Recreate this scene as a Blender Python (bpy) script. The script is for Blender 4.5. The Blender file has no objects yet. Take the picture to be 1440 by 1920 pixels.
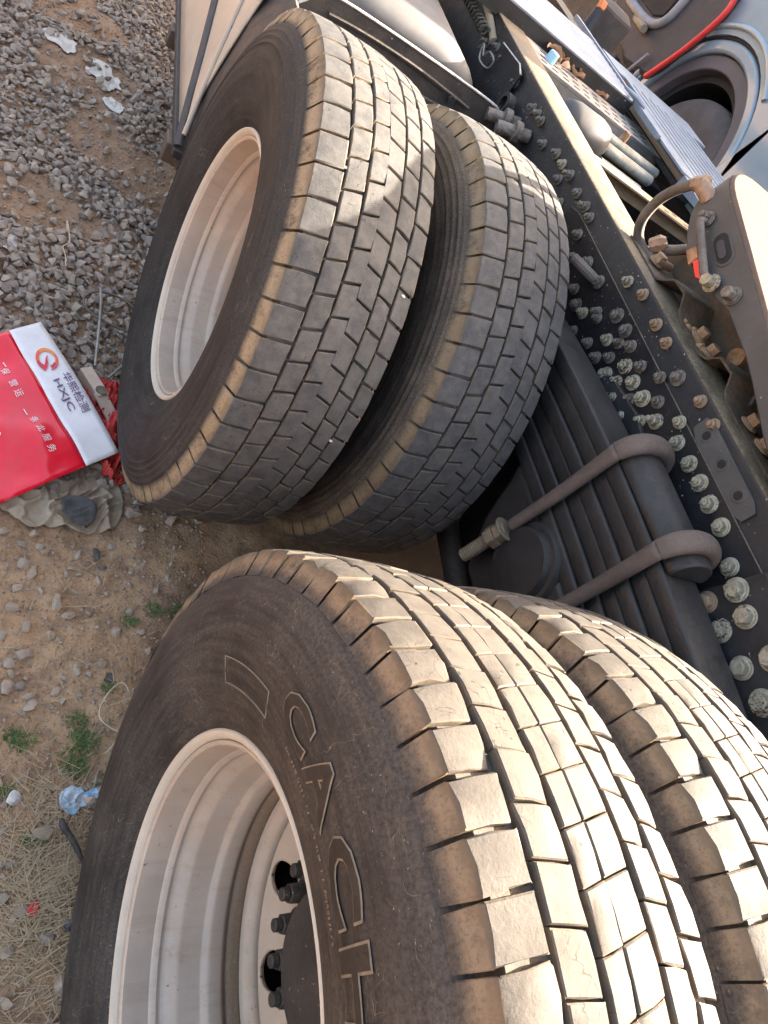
import bpy, bmesh, math, random
import numpy as np
from mathutils import Matrix, Vector

random.seed(7)
rng = np.random.default_rng(7)
R_ = math.radians
SC = bpy.context.scene
COL = SC.collection

# ------------------------------------------------------------------ camera
cam = bpy.data.cameras.new('camera')
cam.sensor_fit = 'VERTICAL'
cam.sensor_height = 36.0
cam.lens = 1319.4464 / 1920.0 * 36.0
cam.clip_start = 0.02
cam.clip_end = 400.0
camo = bpy.data.objects.new('camera', cam)
COL.objects.link(camo)
CAM = np.array([-0.3760273, -0.0154029, 1.4384995])
CR = np.array([[0.813467276, -0.212830460, -0.541270899],
               [-0.149401592, 0.822947810, -0.548120485],
               [0.562094436, 0.526744812, 0.637643904]])
mw = Matrix([list(CR[i]) + [CAM[i]] for i in range(3)] + [[0, 0, 0, 1]])
camo.matrix_world = mw
SC.camera = camo

# ------------------------------------------------------------------ sky, sun, exposure
SUN = Vector((1.0, 0.03, 0.455)).normalized()
elev = math.asin(SUN.z)
world = bpy.data.worlds.new('World')
SC.world = world
world.use_nodes = True
wn = world.node_tree
wn.nodes.clear()
sky = wn.nodes.new('ShaderNodeTexSky')
sky.sky_type = 'NISHITA'
sky.sun_disc = False
sky.sun_elevation = elev
sky.sun_rotation = math.atan2(SUN.x, SUN.y)
sky.air_density = 0.8
sky.dust_density = 7.0
sky.ozone_density = 0.0
bg = wn.nodes.new('ShaderNodeBackground')
bg.inputs['Strength'].default_value = 0.118
wo = wn.nodes.new('ShaderNodeOutputWorld')
tint = wn.nodes.new('ShaderNodeMix')          # warm tint over the whole sky, serving as white balance
tint.data_type = 'RGBA'
tint.blend_type = 'MULTIPLY'
tint.inputs[0].default_value = 1.0
tint.inputs[7].default_value = (1.05, 0.968, 0.875, 1)
wn.links.new(sky.outputs[0], tint.inputs[6])
wn.links.new(tint.outputs[2], bg.inputs[0])
wn.links.new(bg.outputs[0], wo.inputs[0])

sl = bpy.data.lights.new('sun', 'SUN')
sl.energy = 5.0
sl.angle = R_(0.53)
sl.color = (1.0, 0.88, 0.72)
so = bpy.data.objects.new('sun', sl)
COL.objects.link(so)
so.rotation_euler = SUN.to_track_quat('Z', 'Y').to_euler()
so.location = (6, 4, 5)

vs = SC.view_settings
vs.view_transform = 'Standard'
vs.look = 'None'
vs.exposure = 3.42
vs.gamma = 1.0
vs.use_curve_mapping = False

# ------------------------------------------------------------------ materials
class NT:
    def __init__(self, name):
        self.m = bpy.data.materials.new(name)
        self.m.use_nodes = True
        self.t = self.m.node_tree
        self.t.nodes.clear()
        self.out = self.t.nodes.new('ShaderNodeOutputMaterial')
        self.b = self.t.nodes.new('ShaderNodeBsdfPrincipled')
        self.t.links.new(self.b.outputs[0], self.out.inputs[0])

    def set(self, inp, val):
        if hasattr(val, 'is_output') or isinstance(val, bpy.types.NodeSocket):
            self.t.links.new(val, inp)
        else:
            inp.default_value = val

    def bs(self, **kw):
        for k, v in kw.items():
            k = k.replace('_', ' ')
            if isinstance(v, tuple) and len(v) == 3 and k != 'Normal':
                v = (*v, 1)
            self.set(self.b.inputs[k], v)

    def coord(self, kind='Object'):
        n = self.t.nodes.new('ShaderNodeTexCoord')
        return n.outputs[kind]

    def mapping(self, vec, scale=(1, 1, 1), rot=(0, 0, 0), loc=(0, 0, 0)):
        n = self.t.nodes.new('ShaderNodeMapping')
        self.set(n.inputs['Vector'], vec)
        n.inputs['Scale'].default_value = scale
        n.inputs['Rotation'].default_value = rot
        n.inputs['Location'].default_value = loc
        return n.outputs[0]

    def noise(self, vec, scale=5, detail=5, rough=0.6, dist=0.0):
        n = self.t.nodes.new('ShaderNodeTexNoise')
        self.set(n.inputs['Vector'], vec)
        n.inputs['Scale'].default_value = scale
        n.inputs['Detail'].default_value = detail
        n.inputs['Roughness'].default_value = rough
        n.inputs['Distortion'].default_value = dist
        return n.outputs['Fac']

    def voronoi(self, vec, scale=5, feature='DISTANCE_TO_EDGE', rnd=1.0):
        n = self.t.nodes.new('ShaderNodeTexVoronoi')
        n.feature = feature
        self.set(n.inputs['Vector'], vec)
        n.inputs['Scale'].default_value = scale
        n.inputs['Randomness'].default_value = rnd
        return n.outputs['Distance']

    def math(self, op, a, b=0.0, clamp=False):
        n = self.t.nodes.new('ShaderNodeMath')
        n.operation = op
        n.use_clamp = clamp
        self.set(n.inputs[0], a)
        self.set(n.inputs[1], b)
        return n.outputs[0]

    def step(self, v, lo, hi, a=0.0, b=1.0):
        n = self.t.nodes.new('ShaderNodeMapRange')
        n.interpolation_type = 'SMOOTHSTEP'
        self.set(n.inputs['Value'], v)
        n.inputs['From Min'].default_value = lo
        n.inputs['From Max'].default_value = hi
        n.inputs['To Min'].default_value = a
        n.inputs['To Max'].default_value = b
        return n.outputs[0]

    def mix(self, f, a, b):
        n = self.t.nodes.new('ShaderNodeMix')
        n.data_type = 'RGBA'
        self.set(n.inputs[0], f)
        for i, v in ((6, a), (7, b)):
            if isinstance(v, tuple) and len(v) == 3:
                v = (*v, 1)
            self.set(n.inputs[i], v)
        return n.outputs[2]

    def sep(self, vec):
        n = self.t.nodes.new('ShaderNodeSeparateXYZ')
        self.set(n.inputs[0], vec)
        return n.outputs

    def normal_z(self):
        n = self.t.nodes.new('ShaderNodeNewGeometry')
        return self.sep(n.outputs['Normal'])[2]

    def pos(self):
        return self.t.nodes.new('ShaderNodeNewGeometry').outputs['Position']

    def attr(self, name):
        n = self.t.nodes.new('ShaderNodeAttribute')
        n.attribute_name = name
        return n.outputs['Fac']

    def rand(self):
        return self.t.nodes.new('ShaderNodeObjectInfo').outputs['Random']

    def bump(self, h, strength=0.3, dist=0.01):
        n = self.t.nodes.new('ShaderNodeBump')
        n.inputs['Strength'].default_value = strength
        n.inputs['Distance'].default_value = dist
        self.set(n.inputs['Height'], h)
        return n.outputs[0]


def grime(name, c1, c2, scale=9, rough=(0.45, 0.7), metal=0.0, dust=(0.30, 0.235, 0.16), side=0.15, up=0.5,
          speck=None, rust=None, bump=0.25, bscale=90, coat=0.0, spec=0.28):
    """painted or bare metal with uneven tone, dust that settles on faces turned up, specks and rust"""
    n = NT(name)
    p = n.pos()
    a = n.noise(p, scale, 6, 0.65)
    col = n.mix(n.step(a, 0.35, 0.68), c1, c2)
    if rust:
        rc, rs, rt = rust
        rn = n.noise(p, rs, 7, 0.72)
        rc2 = n.mix(n.noise(p, 60, 3), rc, tuple(x * 0.45 for x in rc))
        col = n.mix(n.step(rn, rt, rt + 0.07), col, rc2)
    d1 = n.noise(p, 14, 8, 0.75)
    fine = n.noise(p, 160, 4, 0.7)
    upm = n.step(n.normal_z(), 0.15, 0.95)
    f = n.math('ADD', n.math('MULTIPLY', upm, up), side)
    f = n.math('MULTIPLY', f, n.step(d1, 0.25, 0.7, 0.35, 1.25))
    f = n.math('MULTIPLY', f, n.step(fine, 0.25, 0.7, 0.5, 1.2), True)
    col = n.mix(f, col, dust)
    if speck:
        sc, ss, st = speck
        s = n.noise(p, ss, 2, 0.5)
        clus = n.step(n.noise(p, 9, 3), 0.4, 0.65)
        s = n.math('MULTIPLY', n.step(s, st, st + 0.04), clus)
        col = n.mix(s, col, sc)
    r = n.step(d1, 0.3, 0.7, rough[0], rough[1])
    r = n.math('ADD', r, n.math('MULTIPLY', f, 0.35), True)
    b = n.bump(n.math('ADD', n.noise(p, bscale, 4, 0.6), n.math('MULTIPLY', d1, 0.7)), bump, 0.003)
    n.bs(Base_Color=col, Roughness=r, Metallic=metal, Normal=b, Coat_Weight=coat, Specular_IOR_Level=spec)
    return n.m


def tyre_mat(name, side, side_dust, side_amt, top1, top2, edge, groove, ro=0.535, rear=False):
    """worn rubber; dust follows the tyre's own shape: block tops, grooves, shoulder, sidewall"""
    n = NT(name)
    o = n.coord('Object')
    x, y, z = n.sep(o)[0:3]
    r = n.math('SQRT', n.math('ADD', n.math('MULTIPLY', y, y), n.math('MULTIPLY', z, z)))
    ax = n.math('ABSOLUTE', x)
    n1 = n.noise(o, 7, 6, 0.65)
    n2 = n.noise(o, 38, 6, 0.7)
    n3 = n.noise(o, 240, 4, 0.7)
    # sidewall
    ang = n.math('ARCTAN2', z, y)
    cv = n.t.nodes.new('ShaderNodeCombineXYZ')
    n.set(cv.inputs[0], n.math('MULTIPLY', r, 60.0)); n.set(cv.inputs[1], n.math('MULTIPLY', ang, 1.6)); n.set(cv.inputs[2], n.math('MULTIPLY', x, 30.0))
    ringn = n.noise(cv.outputs[0], 1.6, 6, 0.68)
    f = n.math('MULTIPLY', n.step(n.math('ADD', n.math('MULTIPLY', n1, 0.5), n.math('MULTIPLY', ringn, 0.5)), 0.34, 0.66), side_amt)
    f = n.math('ADD', f, n.math('MULTIPLY', n.step(r, 0.43, 0.50), 0.22), True)
    f = n.math('MULTIPLY', f, n.step(n3, 0.28, 0.66, 0.35, 1.25))
    col = n.mix(f, side, side_dust)
    # dry scuffs: thin stretched cracks
    dv = n.t.nodes.new('ShaderNodeTexNoise'); n.set(dv.inputs['Vector'], o); dv.inputs['Scale'].default_value = 11; dv.inputs['Detail'].default_value = 4
    va = n.t.nodes.new('ShaderNodeVectorMath'); va.operation = 'MULTIPLY_ADD'
    n.set(va.inputs[0], dv.outputs['Color']); va.inputs[1].default_value = (0.11, 0.11, 0.11); n.set(va.inputs[2], o)
    ow = va.outputs[0]
    v1 = n.voronoi(n.mapping(ow, (1, 1.0, 3.4), (0.5, 0, 0)), 6.5)
    v1 = n.math('MULTIPLY', n.step(v1, 0.0, 0.007, 1, 0), n.step(n.noise(o, 13, 3), 0.5, 0.6))
    v2 = n.voronoi(n.mapping(ow, (1, 4.2, 1), (-0.7, 0, 0)), 8)
    v2 = n.math('MULTIPLY', n.step(v2, 0.0, 0.007, 1, 0), n.step(n.noise(o, 11.3, 3), 0.5, 0.6))
    v3 = n.voronoi(n.mapping(ow, (1, 2.2, 1.3), (1.1, 0, 0)), 17)
    v3 = n.math('MULTIPLY', n.step(v3, 0.0, 0.012, 1, 0), n.step(n.noise(o, 8, 3), 0.54, 0.66))
    sc = n.math('MULTIPLY', n.math('MAXIMUM', v3, n.math('MAXIMUM', v1, v2)), n.step(n2, 0.40, 0.60, 0.0, 0.5))
    fl = n.math('MULTIPLY', n.step(n.noise(n.mapping(o, (1, 1, 2.4), (0.9, 0, 0)), 190, 2), 0.69, 0.74), n.step(n1, 0.38, 0.56, 0, 0.8))
    col = n.mix(n.math('MAXIMUM', sc, fl), col, (0.25, 0.215, 0.17))
    # grooves
    gm = n.math('MULTIPLY', n.step(r, ro - 0.03, ro - 0.018), n.step(ax, 0.128, 0.116))
    col = n.mix(gm, col, n.mix(n.step(n2, 0.35, 0.65), groove, tuple(c * 0.4 for c in groove)))
    # shoulder band of caked dust
    em = n.math('MULTIPLY', n.step(ax, 0.110, 0.1165), n.step(r, ro - 0.046, ro - 0.030))
    if rear:                                        # black rubber shows again lower on the lugs
        em = n.math('MULTIPLY', em, n.step(n.math('ADD', r, n.math('MULTIPLY', n.math('SUBTRACT', n2, 0.5), 0.03)), ro - 0.040, ro - 0.022, 0.18, 1.0))
    em = n.math('MULTIPLY', em, n.step(n.noise(o, 22, 6, 0.75), 0.28, 0.52))
    em = n.math('MULTIPLY', em, n.step(n3, 0.25, 0.55, 0.45, 1.0))
    col = n.mix(em, col, edge)
    # block tops
    tm = n.math('MULTIPLY', n.step(r, ro - 0.0165, ro - 0.0125), n.step(ax, 0.1195, 0.1135))
    tc = n.mix(n.step(n.math('ADD', n.math('MULTIPLY', n2, 0.6), n.math('MULTIPLY', n1, 0.4)), 0.36, 0.64), top1, top2)
    tc = n.mix(n.step(n3, 0.6, 0.72, 0, 0.5), tc, tuple(c * 0.5 for c in top1))
    nk = n.voronoi(n.mapping(ow, (1, 1, 1)), 75, 'F1')
    tc = n.mix(n.math('MULTIPLY', n.step(nk, 0.16, 0.08), n.step(n.noise(o, 17, 3), 0.52, 0.62)), tc, tuple(c * 0.3 for c in top1))
    ck_ = n.voronoi(n.mapping(ow, (1.4, 1, 1)), 26)
    tc = n.mix(n.math('MULTIPLY', n.step(ck_, 0.010, 0.002), n.step(n.noise(o, 9, 3), 0.52, 0.6, 0, 0.8)), tc, tuple(c * 0.25 for c in top1))
    col = n.mix(tm, col, tc)
    eg = n.math('MULTIPLY', n.step(n.attr('edge'), 0.05, 0.75), n.step(n.noise(o, 45, 5, 0.7), 0.36, 0.62, 0.1, 0.85))
    eg = n.math('MULTIPLY', eg, n.step(r, ro - 0.024, ro - 0.016))
    col = n.mix(eg, col, tuple(c * 0.62 for c in edge))
    h = n.math('ADD', n.math('MULTIPLY', n2, 1.0), n.math('MULTIPLY', n3, 0.45))
    nb = n.bump(h, 0.35, 0.0022)
    rr = n.step(n1, 0.3, 0.7, 0.62, 0.85)
    n.bs(Base_Color=col, Roughness=rr, Normal=nb, Specular_IOR_Level=0.16)
    return n.m


M = {}
M['tyre_front'] = tyre_mat('rubber_front', (0.014, 0.0135, 0.0135), (0.072, 0.065, 0.057), 0.42,
                           (0.050, 0.050, 0.051), (0.092, 0.088, 0.082), (0.25, 0.19, 0.12), (0.10, 0.066, 0.038))
M['tyre_inner'] = tyre_mat('rubber_inner', (0.025, 0.022, 0.020), (0.145, 0.12, 0.09), 0.75,
                           (0.052, 0.052, 0.053), (0.095, 0.091, 0.085), (0.21, 0.16, 0.10), (0.11, 0.073, 0.043))
M['tyre_rear'] = tyre_mat('rubber_rear', (0.018, 0.0162, 0.0155), (0.082, 0.070, 0.058), 0.7,
                          (0.060, 0.053, 0.046), (0.090, 0.079, 0.067), (0.195, 0.140, 0.088), (0.15, 0.10, 0.062), rear=True)
M['letter'] = grime('rubber_letter', (0.010, 0.009, 0.009), (0.020, 0.017, 0.015), 40, (0.5, 0.7), side=0.03, up=0.08)
M['letter_edge'] = grime('rubber_letter_edge', (0.085, 0.07, 0.054), (0.145, 0.12, 0.09), 40, (0.6, 0.8), side=0.2, up=0.2)
M['rim'] = grime('rim_silver_paint', (0.37, 0.305, 0.24), (0.43, 0.36, 0.29), 6, (0.36, 0.5), 0.1, dust=(0.36, 0.265, 0.175),
                 side=0.22, up=0.35, rust=((0.20, 0.085, 0.035), 15, 0.665), bump=0.12, bscale=220, speck=((0.16, 0.10, 0.06), 120, 0.68))
def barrel_mat():
    n = NT('rim_barrel_paint')
    o = n.coord('Object')
    p = n.pos()
    x = n.sep(o)[0]
    a = n.noise(p, 9, 6, 0.65)
    f = n.noise(p, 190, 4, 0.7)
    col = n.mix(n.step(a, 0.35, 0.68), (0.37, 0.305, 0.24), (0.43, 0.36, 0.29))
    st = n.noise(n.mapping(o, (0.6, 5, 5)), 9, 6, 0.7)
    col = n.mix(n.step(st, 0.50, 0.74, 0, 0.5), col, (0.30, 0.225, 0.155))
    d = n.math('MULTIPLY', n.step(n.math('ADD', x, n.math('MULTIPLY', n.math('SUBTRACT', a, 0.5), 0.06)), 0.135, 0.168), n.step(f, 0.25, 0.6, 0.55, 1))
    col = n.mix(d, col, (0.25, 0.175, 0.115))
    seam = n.math('MULTIPLY', n.step(x, 0.148, 0.153), n.step(x, 0.163, 0.157))
    col = n.mix(n.math('MULTIPLY', seam, 0.75), col, (0.085, 0.06, 0.045))
    rs = n.math('MULTIPLY', n.step(n.noise(p, 26, 6, 0.75), 0.60, 0.66), n.step(x, 0.13, 0.165, 0.15, 1))
    col = n.mix(rs, col, (0.10, 0.045, 0.022))
    sp = n.math('MULTIPLY', n.step(n.noise(p, 130, 2), 0.69, 0.73), n.step(a, 0.4, 0.6))
    col = n.mix(sp, col, (0.16, 0.11, 0.07))
    n.bs(Base_Color=col, Roughness=n.step(a, 0.3, 0.7, 0.36, 0.52), Metallic=0.12, Specular_IOR_Level=0.4, Normal=n.bump(n.math('ADD', f, a), 0.1, 0.002))
    return n.m
M['barrel'] = barrel_mat()
M['rim_lip'] = grime('rim_lip_paint', (0.44, 0.395, 0.32), (0.49, 0.44, 0.36), 9, (0.45, 0.6), 0.0, side=0.12, up=0.1,
                     rust=((0.22, 0.09, 0.035), 21, 0.70), bump=0.12)
M['hub'] = grime('hub_black', (0.012, 0.012, 0.013), (0.022, 0.021, 0.021), 12, (0.4, 0.6), side=0.06, up=0.15, speck=((0.4, 0.35, 0.3), 130, 0.70))
M['frame'] = grime('chassis_black_paint', (0.0055, 0.006, 0.008), (0.010, 0.010, 0.013), 10, (0.38, 0.62), side=0.012, up=0.85,
                   dust=(0.25, 0.19, 0.12), speck=((0.5, 0.46, 0.42), 150, 0.69), bump=0.3)
M['frame_dull'] = grime('chassis_dull_paint', (0.010, 0.011, 0.013), (0.022, 0.022, 0.024), 10, (0.45, 0.65), side=0.02, up=0.22,
                        dust=(0.22, 0.17, 0.12), speck=((0.45, 0.42, 0.38), 160, 0.71), bump=0.3)
M['spring'] = grime('spring_steel_black', (0.013, 0.013, 0.014), (0.024, 0.024, 0.024), 8, (0.34, 0.55), 0.0, side=0.04, up=0.14,
                    dust=(0.17, 0.14, 0.11), rust=((0.20, 0.095, 0.045), 9, 0.66), bump=0.3, bscale=140)
M['ubolt'] = grime('ubolt_brown_steel', (0.058, 0.045, 0.040), (0.088, 0.068, 0.059), 18, (0.5, 0.7), 0.1, side=0.22, up=0.3,
                   dust=(0.19, 0.14, 0.105), bump=0.35, bscale=200)
M['thread'] = grime('thread_steel', (0.12, 0.10, 0.07), (0.20, 0.165, 0.11), 30, (0.5, 0.7), 0.4, side=0.3, up=0.3)
M['bolt'] = grime('zinc_bolt', (0.22, 0.21, 0.155), (0.36, 0.345, 0.265), 70, (0.35, 0.6), 0.35, side=0.18, up=0.3,
                  speck=((0.025, 0.025, 0.025), 210, 0.53), bump=0.5)
M['bolt_dark'] = grime('dark_bolt', (0.05, 0.048, 0.046), (0.17, 0.16, 0.145), 70, (0.35, 0.6), 0.3, side=0.12, up=0.3, bump=0.4)
M['bolt_rust'] = grime('rusty_bolt', (0.16, 0.095, 0.055), (0.27, 0.185, 0.12), 60, (0.6, 0.8), 0.0, side=0.25, up=0.4, bump=0.5)
M['rust'] = grime('rusty_dusty_steel', (0.15, 0.075, 0.042), (0.36, 0.22, 0.125), 28, (0.7, 0.9), 0.0, side=0.15, up=0.55,
                  dust=(0.45, 0.29, 0.165), bump=0.6)
M['rust_dark'] = grime('rusty_dark_steel', (0.025, 0.021, 0.019), (0.058, 0.038, 0.028), 18, (0.6, 0.85), 0.0, side=0.15, up=0.4, bump=0.5,
                       rust=((0.28, 0.12, 0.05), 22, 0.60))
M['grey_steel'] = grime('dusty_grey_steel', (0.050, 0.050, 0.050), (0.080, 0.079, 0.076), 7, (0.42, 0.62), 0.15, side=0.2, up=0.3,
                        dust=(0.105, 0.100, 0.094), speck=((0.3, 0.27, 0.23), 170, 0.71), bump=0.2)
M['fifth_top'] = None
M['alu'] = grime('tank_aluminium', (0.088, 0.092, 0.10), (0.115, 0.118, 0.126), 5, (0.5, 0.65), 0.25, side=0.2, up=0.2,
                 dust=(0.11, 0.095, 0.08), speck=((0.08, 0.07, 0.07), 60, 0.76), bump=0.05, bscale=60)
M['skirt'] = grime('dusty_cream_skirt', (0.36, 0.32, 0.26), (0.46, 0.40, 0.32), 7, (0.3, 0.5), 0.1, side=0.30, up=0.2,
                   dust=(0.34, 0.26, 0.19), speck=((0.16, 0.11, 0.08), 90, 0.70), bump=0.15)
M['black_rubber'] = grime('black_rubber', (0.012, 0.013, 0.016), (0.026, 0.026, 0.03), 6, (0.45, 0.7), side=0.06, up=0.25,
                          dust=(0.22, 0.18, 0.14), bump=0.3, bscale=50)
M['mudguard'] = grime('mudguard_black_plastic', (0.014, 0.015, 0.018), (0.032, 0.031, 0.031), 5, (0.4, 0.65), side=0.22, up=0.4,
                      dust=(0.17, 0.14, 0.11), rust=((0.20, 0.12, 0.08), 7, 0.69), speck=((0.40, 0.36, 0.31), 120, 0.69), bump=0.4)
M['white_edge'] = grime('worn_bare_edge', (0.40, 0.39, 0.37), (0.55, 0.53, 0.50), 40, (0.4, 0.6), 0.2, side=0.1, up=0.1)
M['deck'] = grime('galvanised_walkway', (0.185, 0.21, 0.26), (0.25, 0.285, 0.335), 8, (0.30, 0.5), 0.45, side=0.10, up=0.18,
                  dust=(0.27, 0.255, 0.235), speck=((0.12, 0.11, 0.10), 110, 0.68), bump=0.25)
M['cross'] = grime('dusty_crossmember', (0.10, 0.10, 0.10), (0.17, 0.165, 0.16), 12, (0.5, 0.7), 0.2, side=0.2, up=0.75,
                   dust=(0.42, 0.37, 0.32), speck=((0.03, 0.03, 0.03), 120, 0.66), bump=0.4)
M['tan_steel'] = grime('tan_dusted_steel', (0.20, 0.165, 0.12), (0.30, 0.25, 0.18), 12, (0.6, 0.8), 0.0, side=0.35, up=0.85,
                       dust=(0.30, 0.23, 0.15), bump=0.3)
M['air_tank'] = grime('grey_air_tank', (0.050, 0.050, 0.055), (0.07, 0.069, 0.073), 5, (0.5, 0.65), 0.0, side=0.08, up=0.15, dust=(0.10, 0.09, 0.08), bump=0.1)
M['pipe'] = grime('teal_grey_pipe', (0.16, 0.20, 0.20), (0.28, 0.31, 0.30), 25, (0.4, 0.6), 0.2, side=0.2, up=0.4,
                  rust=((0.25, 0.15, 0.09), 20, 0.62), bump=0.3)
M['hose'] = grime('grey_rubber_hose', (0.055, 0.05, 0.047), (0.095, 0.086, 0.08), 14, (0.55, 0.75), 0.0, side=0.22, up=0.4,
                  dust=(0.26, 0.22, 0.18), bump=0.2)
M['brass'] = grime('dirty_brass', (0.20, 0.12, 0.09), (0.34, 0.24, 0.17), 50, (0.4, 0.65), 0.3, side=0.3, up=0.3, bump=0.4)
M['blue'] = grime('pale_blue_truck_paint', (0.20, 0.275, 0.325), (0.225, 0.30, 0.35), 3, (0.16, 0.24), 0.15, side=0.05, up=0.08,
                  bump=0.0, coat=0.7, dust=(0.30, 0.30, 0.30))
M['teal'] = grime('teal_grey_panel', (0.17, 0.25, 0.28), (0.20, 0.28, 0.31), 3, (0.3, 0.45), 0.0, side=0.08, up=0.12, bump=0.05)
M['plastic'] = grime('dark_grey_plastic', (0.024, 0.026, 0.032), (0.036, 0.037, 0.044), 5, (0.45, 0.6), 0.0, side=0.08, up=0.12,
                     dust=(0.12, 0.11, 0.11), bump=0.15)
M['plastic_lip'] = grime('grey_plastic_lip', (0.19, 0.20, 0.22), (0.24, 0.25, 0.27), 8, (0.4, 0.6), side=0.1, up=0.2)
M['red'] = grime('red_trim_paint', (0.62, 0.035, 0.035), (0.70, 0.05, 0.045), 8, (0.3, 0.45), side=0.05, up=0.1, bump=0.05)
M['orange'] = grime('orange_cap', (0.75, 0.20, 0.06), (0.8, 0.24, 0.08), 8, (0.4, 0.5), side=0.05, up=0.1, bump=0.05)
M['liner'] = grime('wheel_arch_liner', (0.006, 0.007, 0.010), (0.010, 0.011, 0.014), 5, (0.6, 0.8), side=0.03, up=0.05, bump=0.1)
M['flare'] = grime('mauve_grey_flare', (0.075, 0.070, 0.080), (0.095, 0.086, 0.096), 4, (0.4, 0.55), side=0.06, up=0.08, dust=(0.14, 0.13, 0.13), bump=0.05)
M['far_tyre'] = grime('far_tyre_rubber', (0.040, 0.036, 0.038), (0.075, 0.066, 0.066), 6, (0.6, 0.8), side=0.35, up=0.3,
                      dust=(0.16, 0.135, 0.12), bump=0.2)
M['wire'] = grime('dull_steel_wire', (0.16, 0.155, 0.15), (0.30, 0.29, 0.28), 40, (0.35, 0.55), 0.6, side=0.15, up=0.2)
M['black_wire'] = grime('black_cable', (0.02, 0.02, 0.02), (0.05, 0.048, 0.045), 40, (0.5, 0.7), side=0.2, up=0.3)
M['cord'] = grime('pale_cord', (0.42, 0.33, 0.22), (0.52, 0.43, 0.30), 40, (0.8, 0.9), side=0.1, up=0.1)
M['cloth'] = grime('dirty_cloth', (0.25, 0.20, 0.145), (0.37, 0.30, 0.22), 16, (0.85, 0.95), side=0.3, up=0.25, dust=(0.33, 0.245, 0.155), bump=0.6, bscale=260)
M['dark_rag'] = grime('dark_rag', (0.028, 0.03, 0.036), (0.045, 0.046, 0.052), 18, (0.85, 0.95), side=0.08, up=0.08, bump=0.5, bscale=500)
M['paper'] = grime('dirty_white_paper', (0.56, 0.52, 0.46), (0.60, 0.56, 0.50), 18, (0.7, 0.85), side=0.12, up=0.1, bump=0.1)
M['redpaper'] = grime('crumpled_red_paper', (0.50, 0.030, 0.028), (0.58, 0.06, 0.05), 18, (0.4, 0.6), side=0.08, up=0.06, bump=0.1)
M['card'] = grime('beige_card', (0.50, 0.37, 0.27), (0.56, 0.44, 0.34), 18, (0.7, 0.85), side=0.1, up=0.1, bump=0.1)
M['bluepaper'] = grime('blue_white_scrap', (0.50, 0.56, 0.58), (0.16, 0.38, 0.60), 40, (0.5, 0.7), side=0.12, up=0.12, bump=0.1)
M['leaf'] = grime('dry_leaf', (0.36, 0.20, 0.12), (0.50, 0.33, 0.22), 30, (0.7, 0.9), side=0.1, up=0.1)
M['twig'] = grime('charred_twig', (0.015, 0.014, 0.016), (0.035, 0.03, 0.03), 40, (0.7, 0.9), side=0.06, up=0.1, bump=0.7)
M['knob'] = grime('light_blue_cap', (0.28, 0.50, 0.62), (0.32, 0.54, 0.66), 20, (0.4, 0.5), side=0.05, up=0.05)


def fifth_top_mat():
    n = NT('fifth_wheel_worn_top')
    p = n.pos()
    st = n.noise(n.mapping(p, (9, 1.1, 1)), 22, 7, 0.7)
    big = n.noise(p, 6, 4)
    col = n.mix(n.step(st, 0.3, 0.7), (0.098, 0.071, 0.055), (0.13, 0.10, 0.08))
    col = n.mix(n.step(big, 0.55, 0.75, 0, 0.5), col, (0.10, 0.08, 0.065))
    sl_ = n.voronoi(n.mapping(p, (14, 1.6, 4)), 9, 'F1')
    col = n.mix(n.math('MULTIPLY', n.step(sl_, 0.10, 0.04), n.step(n.noise(p, 14, 2), 0.5, 0.6)), col, (0.12, 0.09, 0.07))
    n.bs(Base_Color=col, Roughness=0.88, Specular_IOR_Level=0.08, Normal=n.bump(st, 0.4, 0.002))
    return n.m
M['fifth_top'] = fifth_top_mat()


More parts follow.
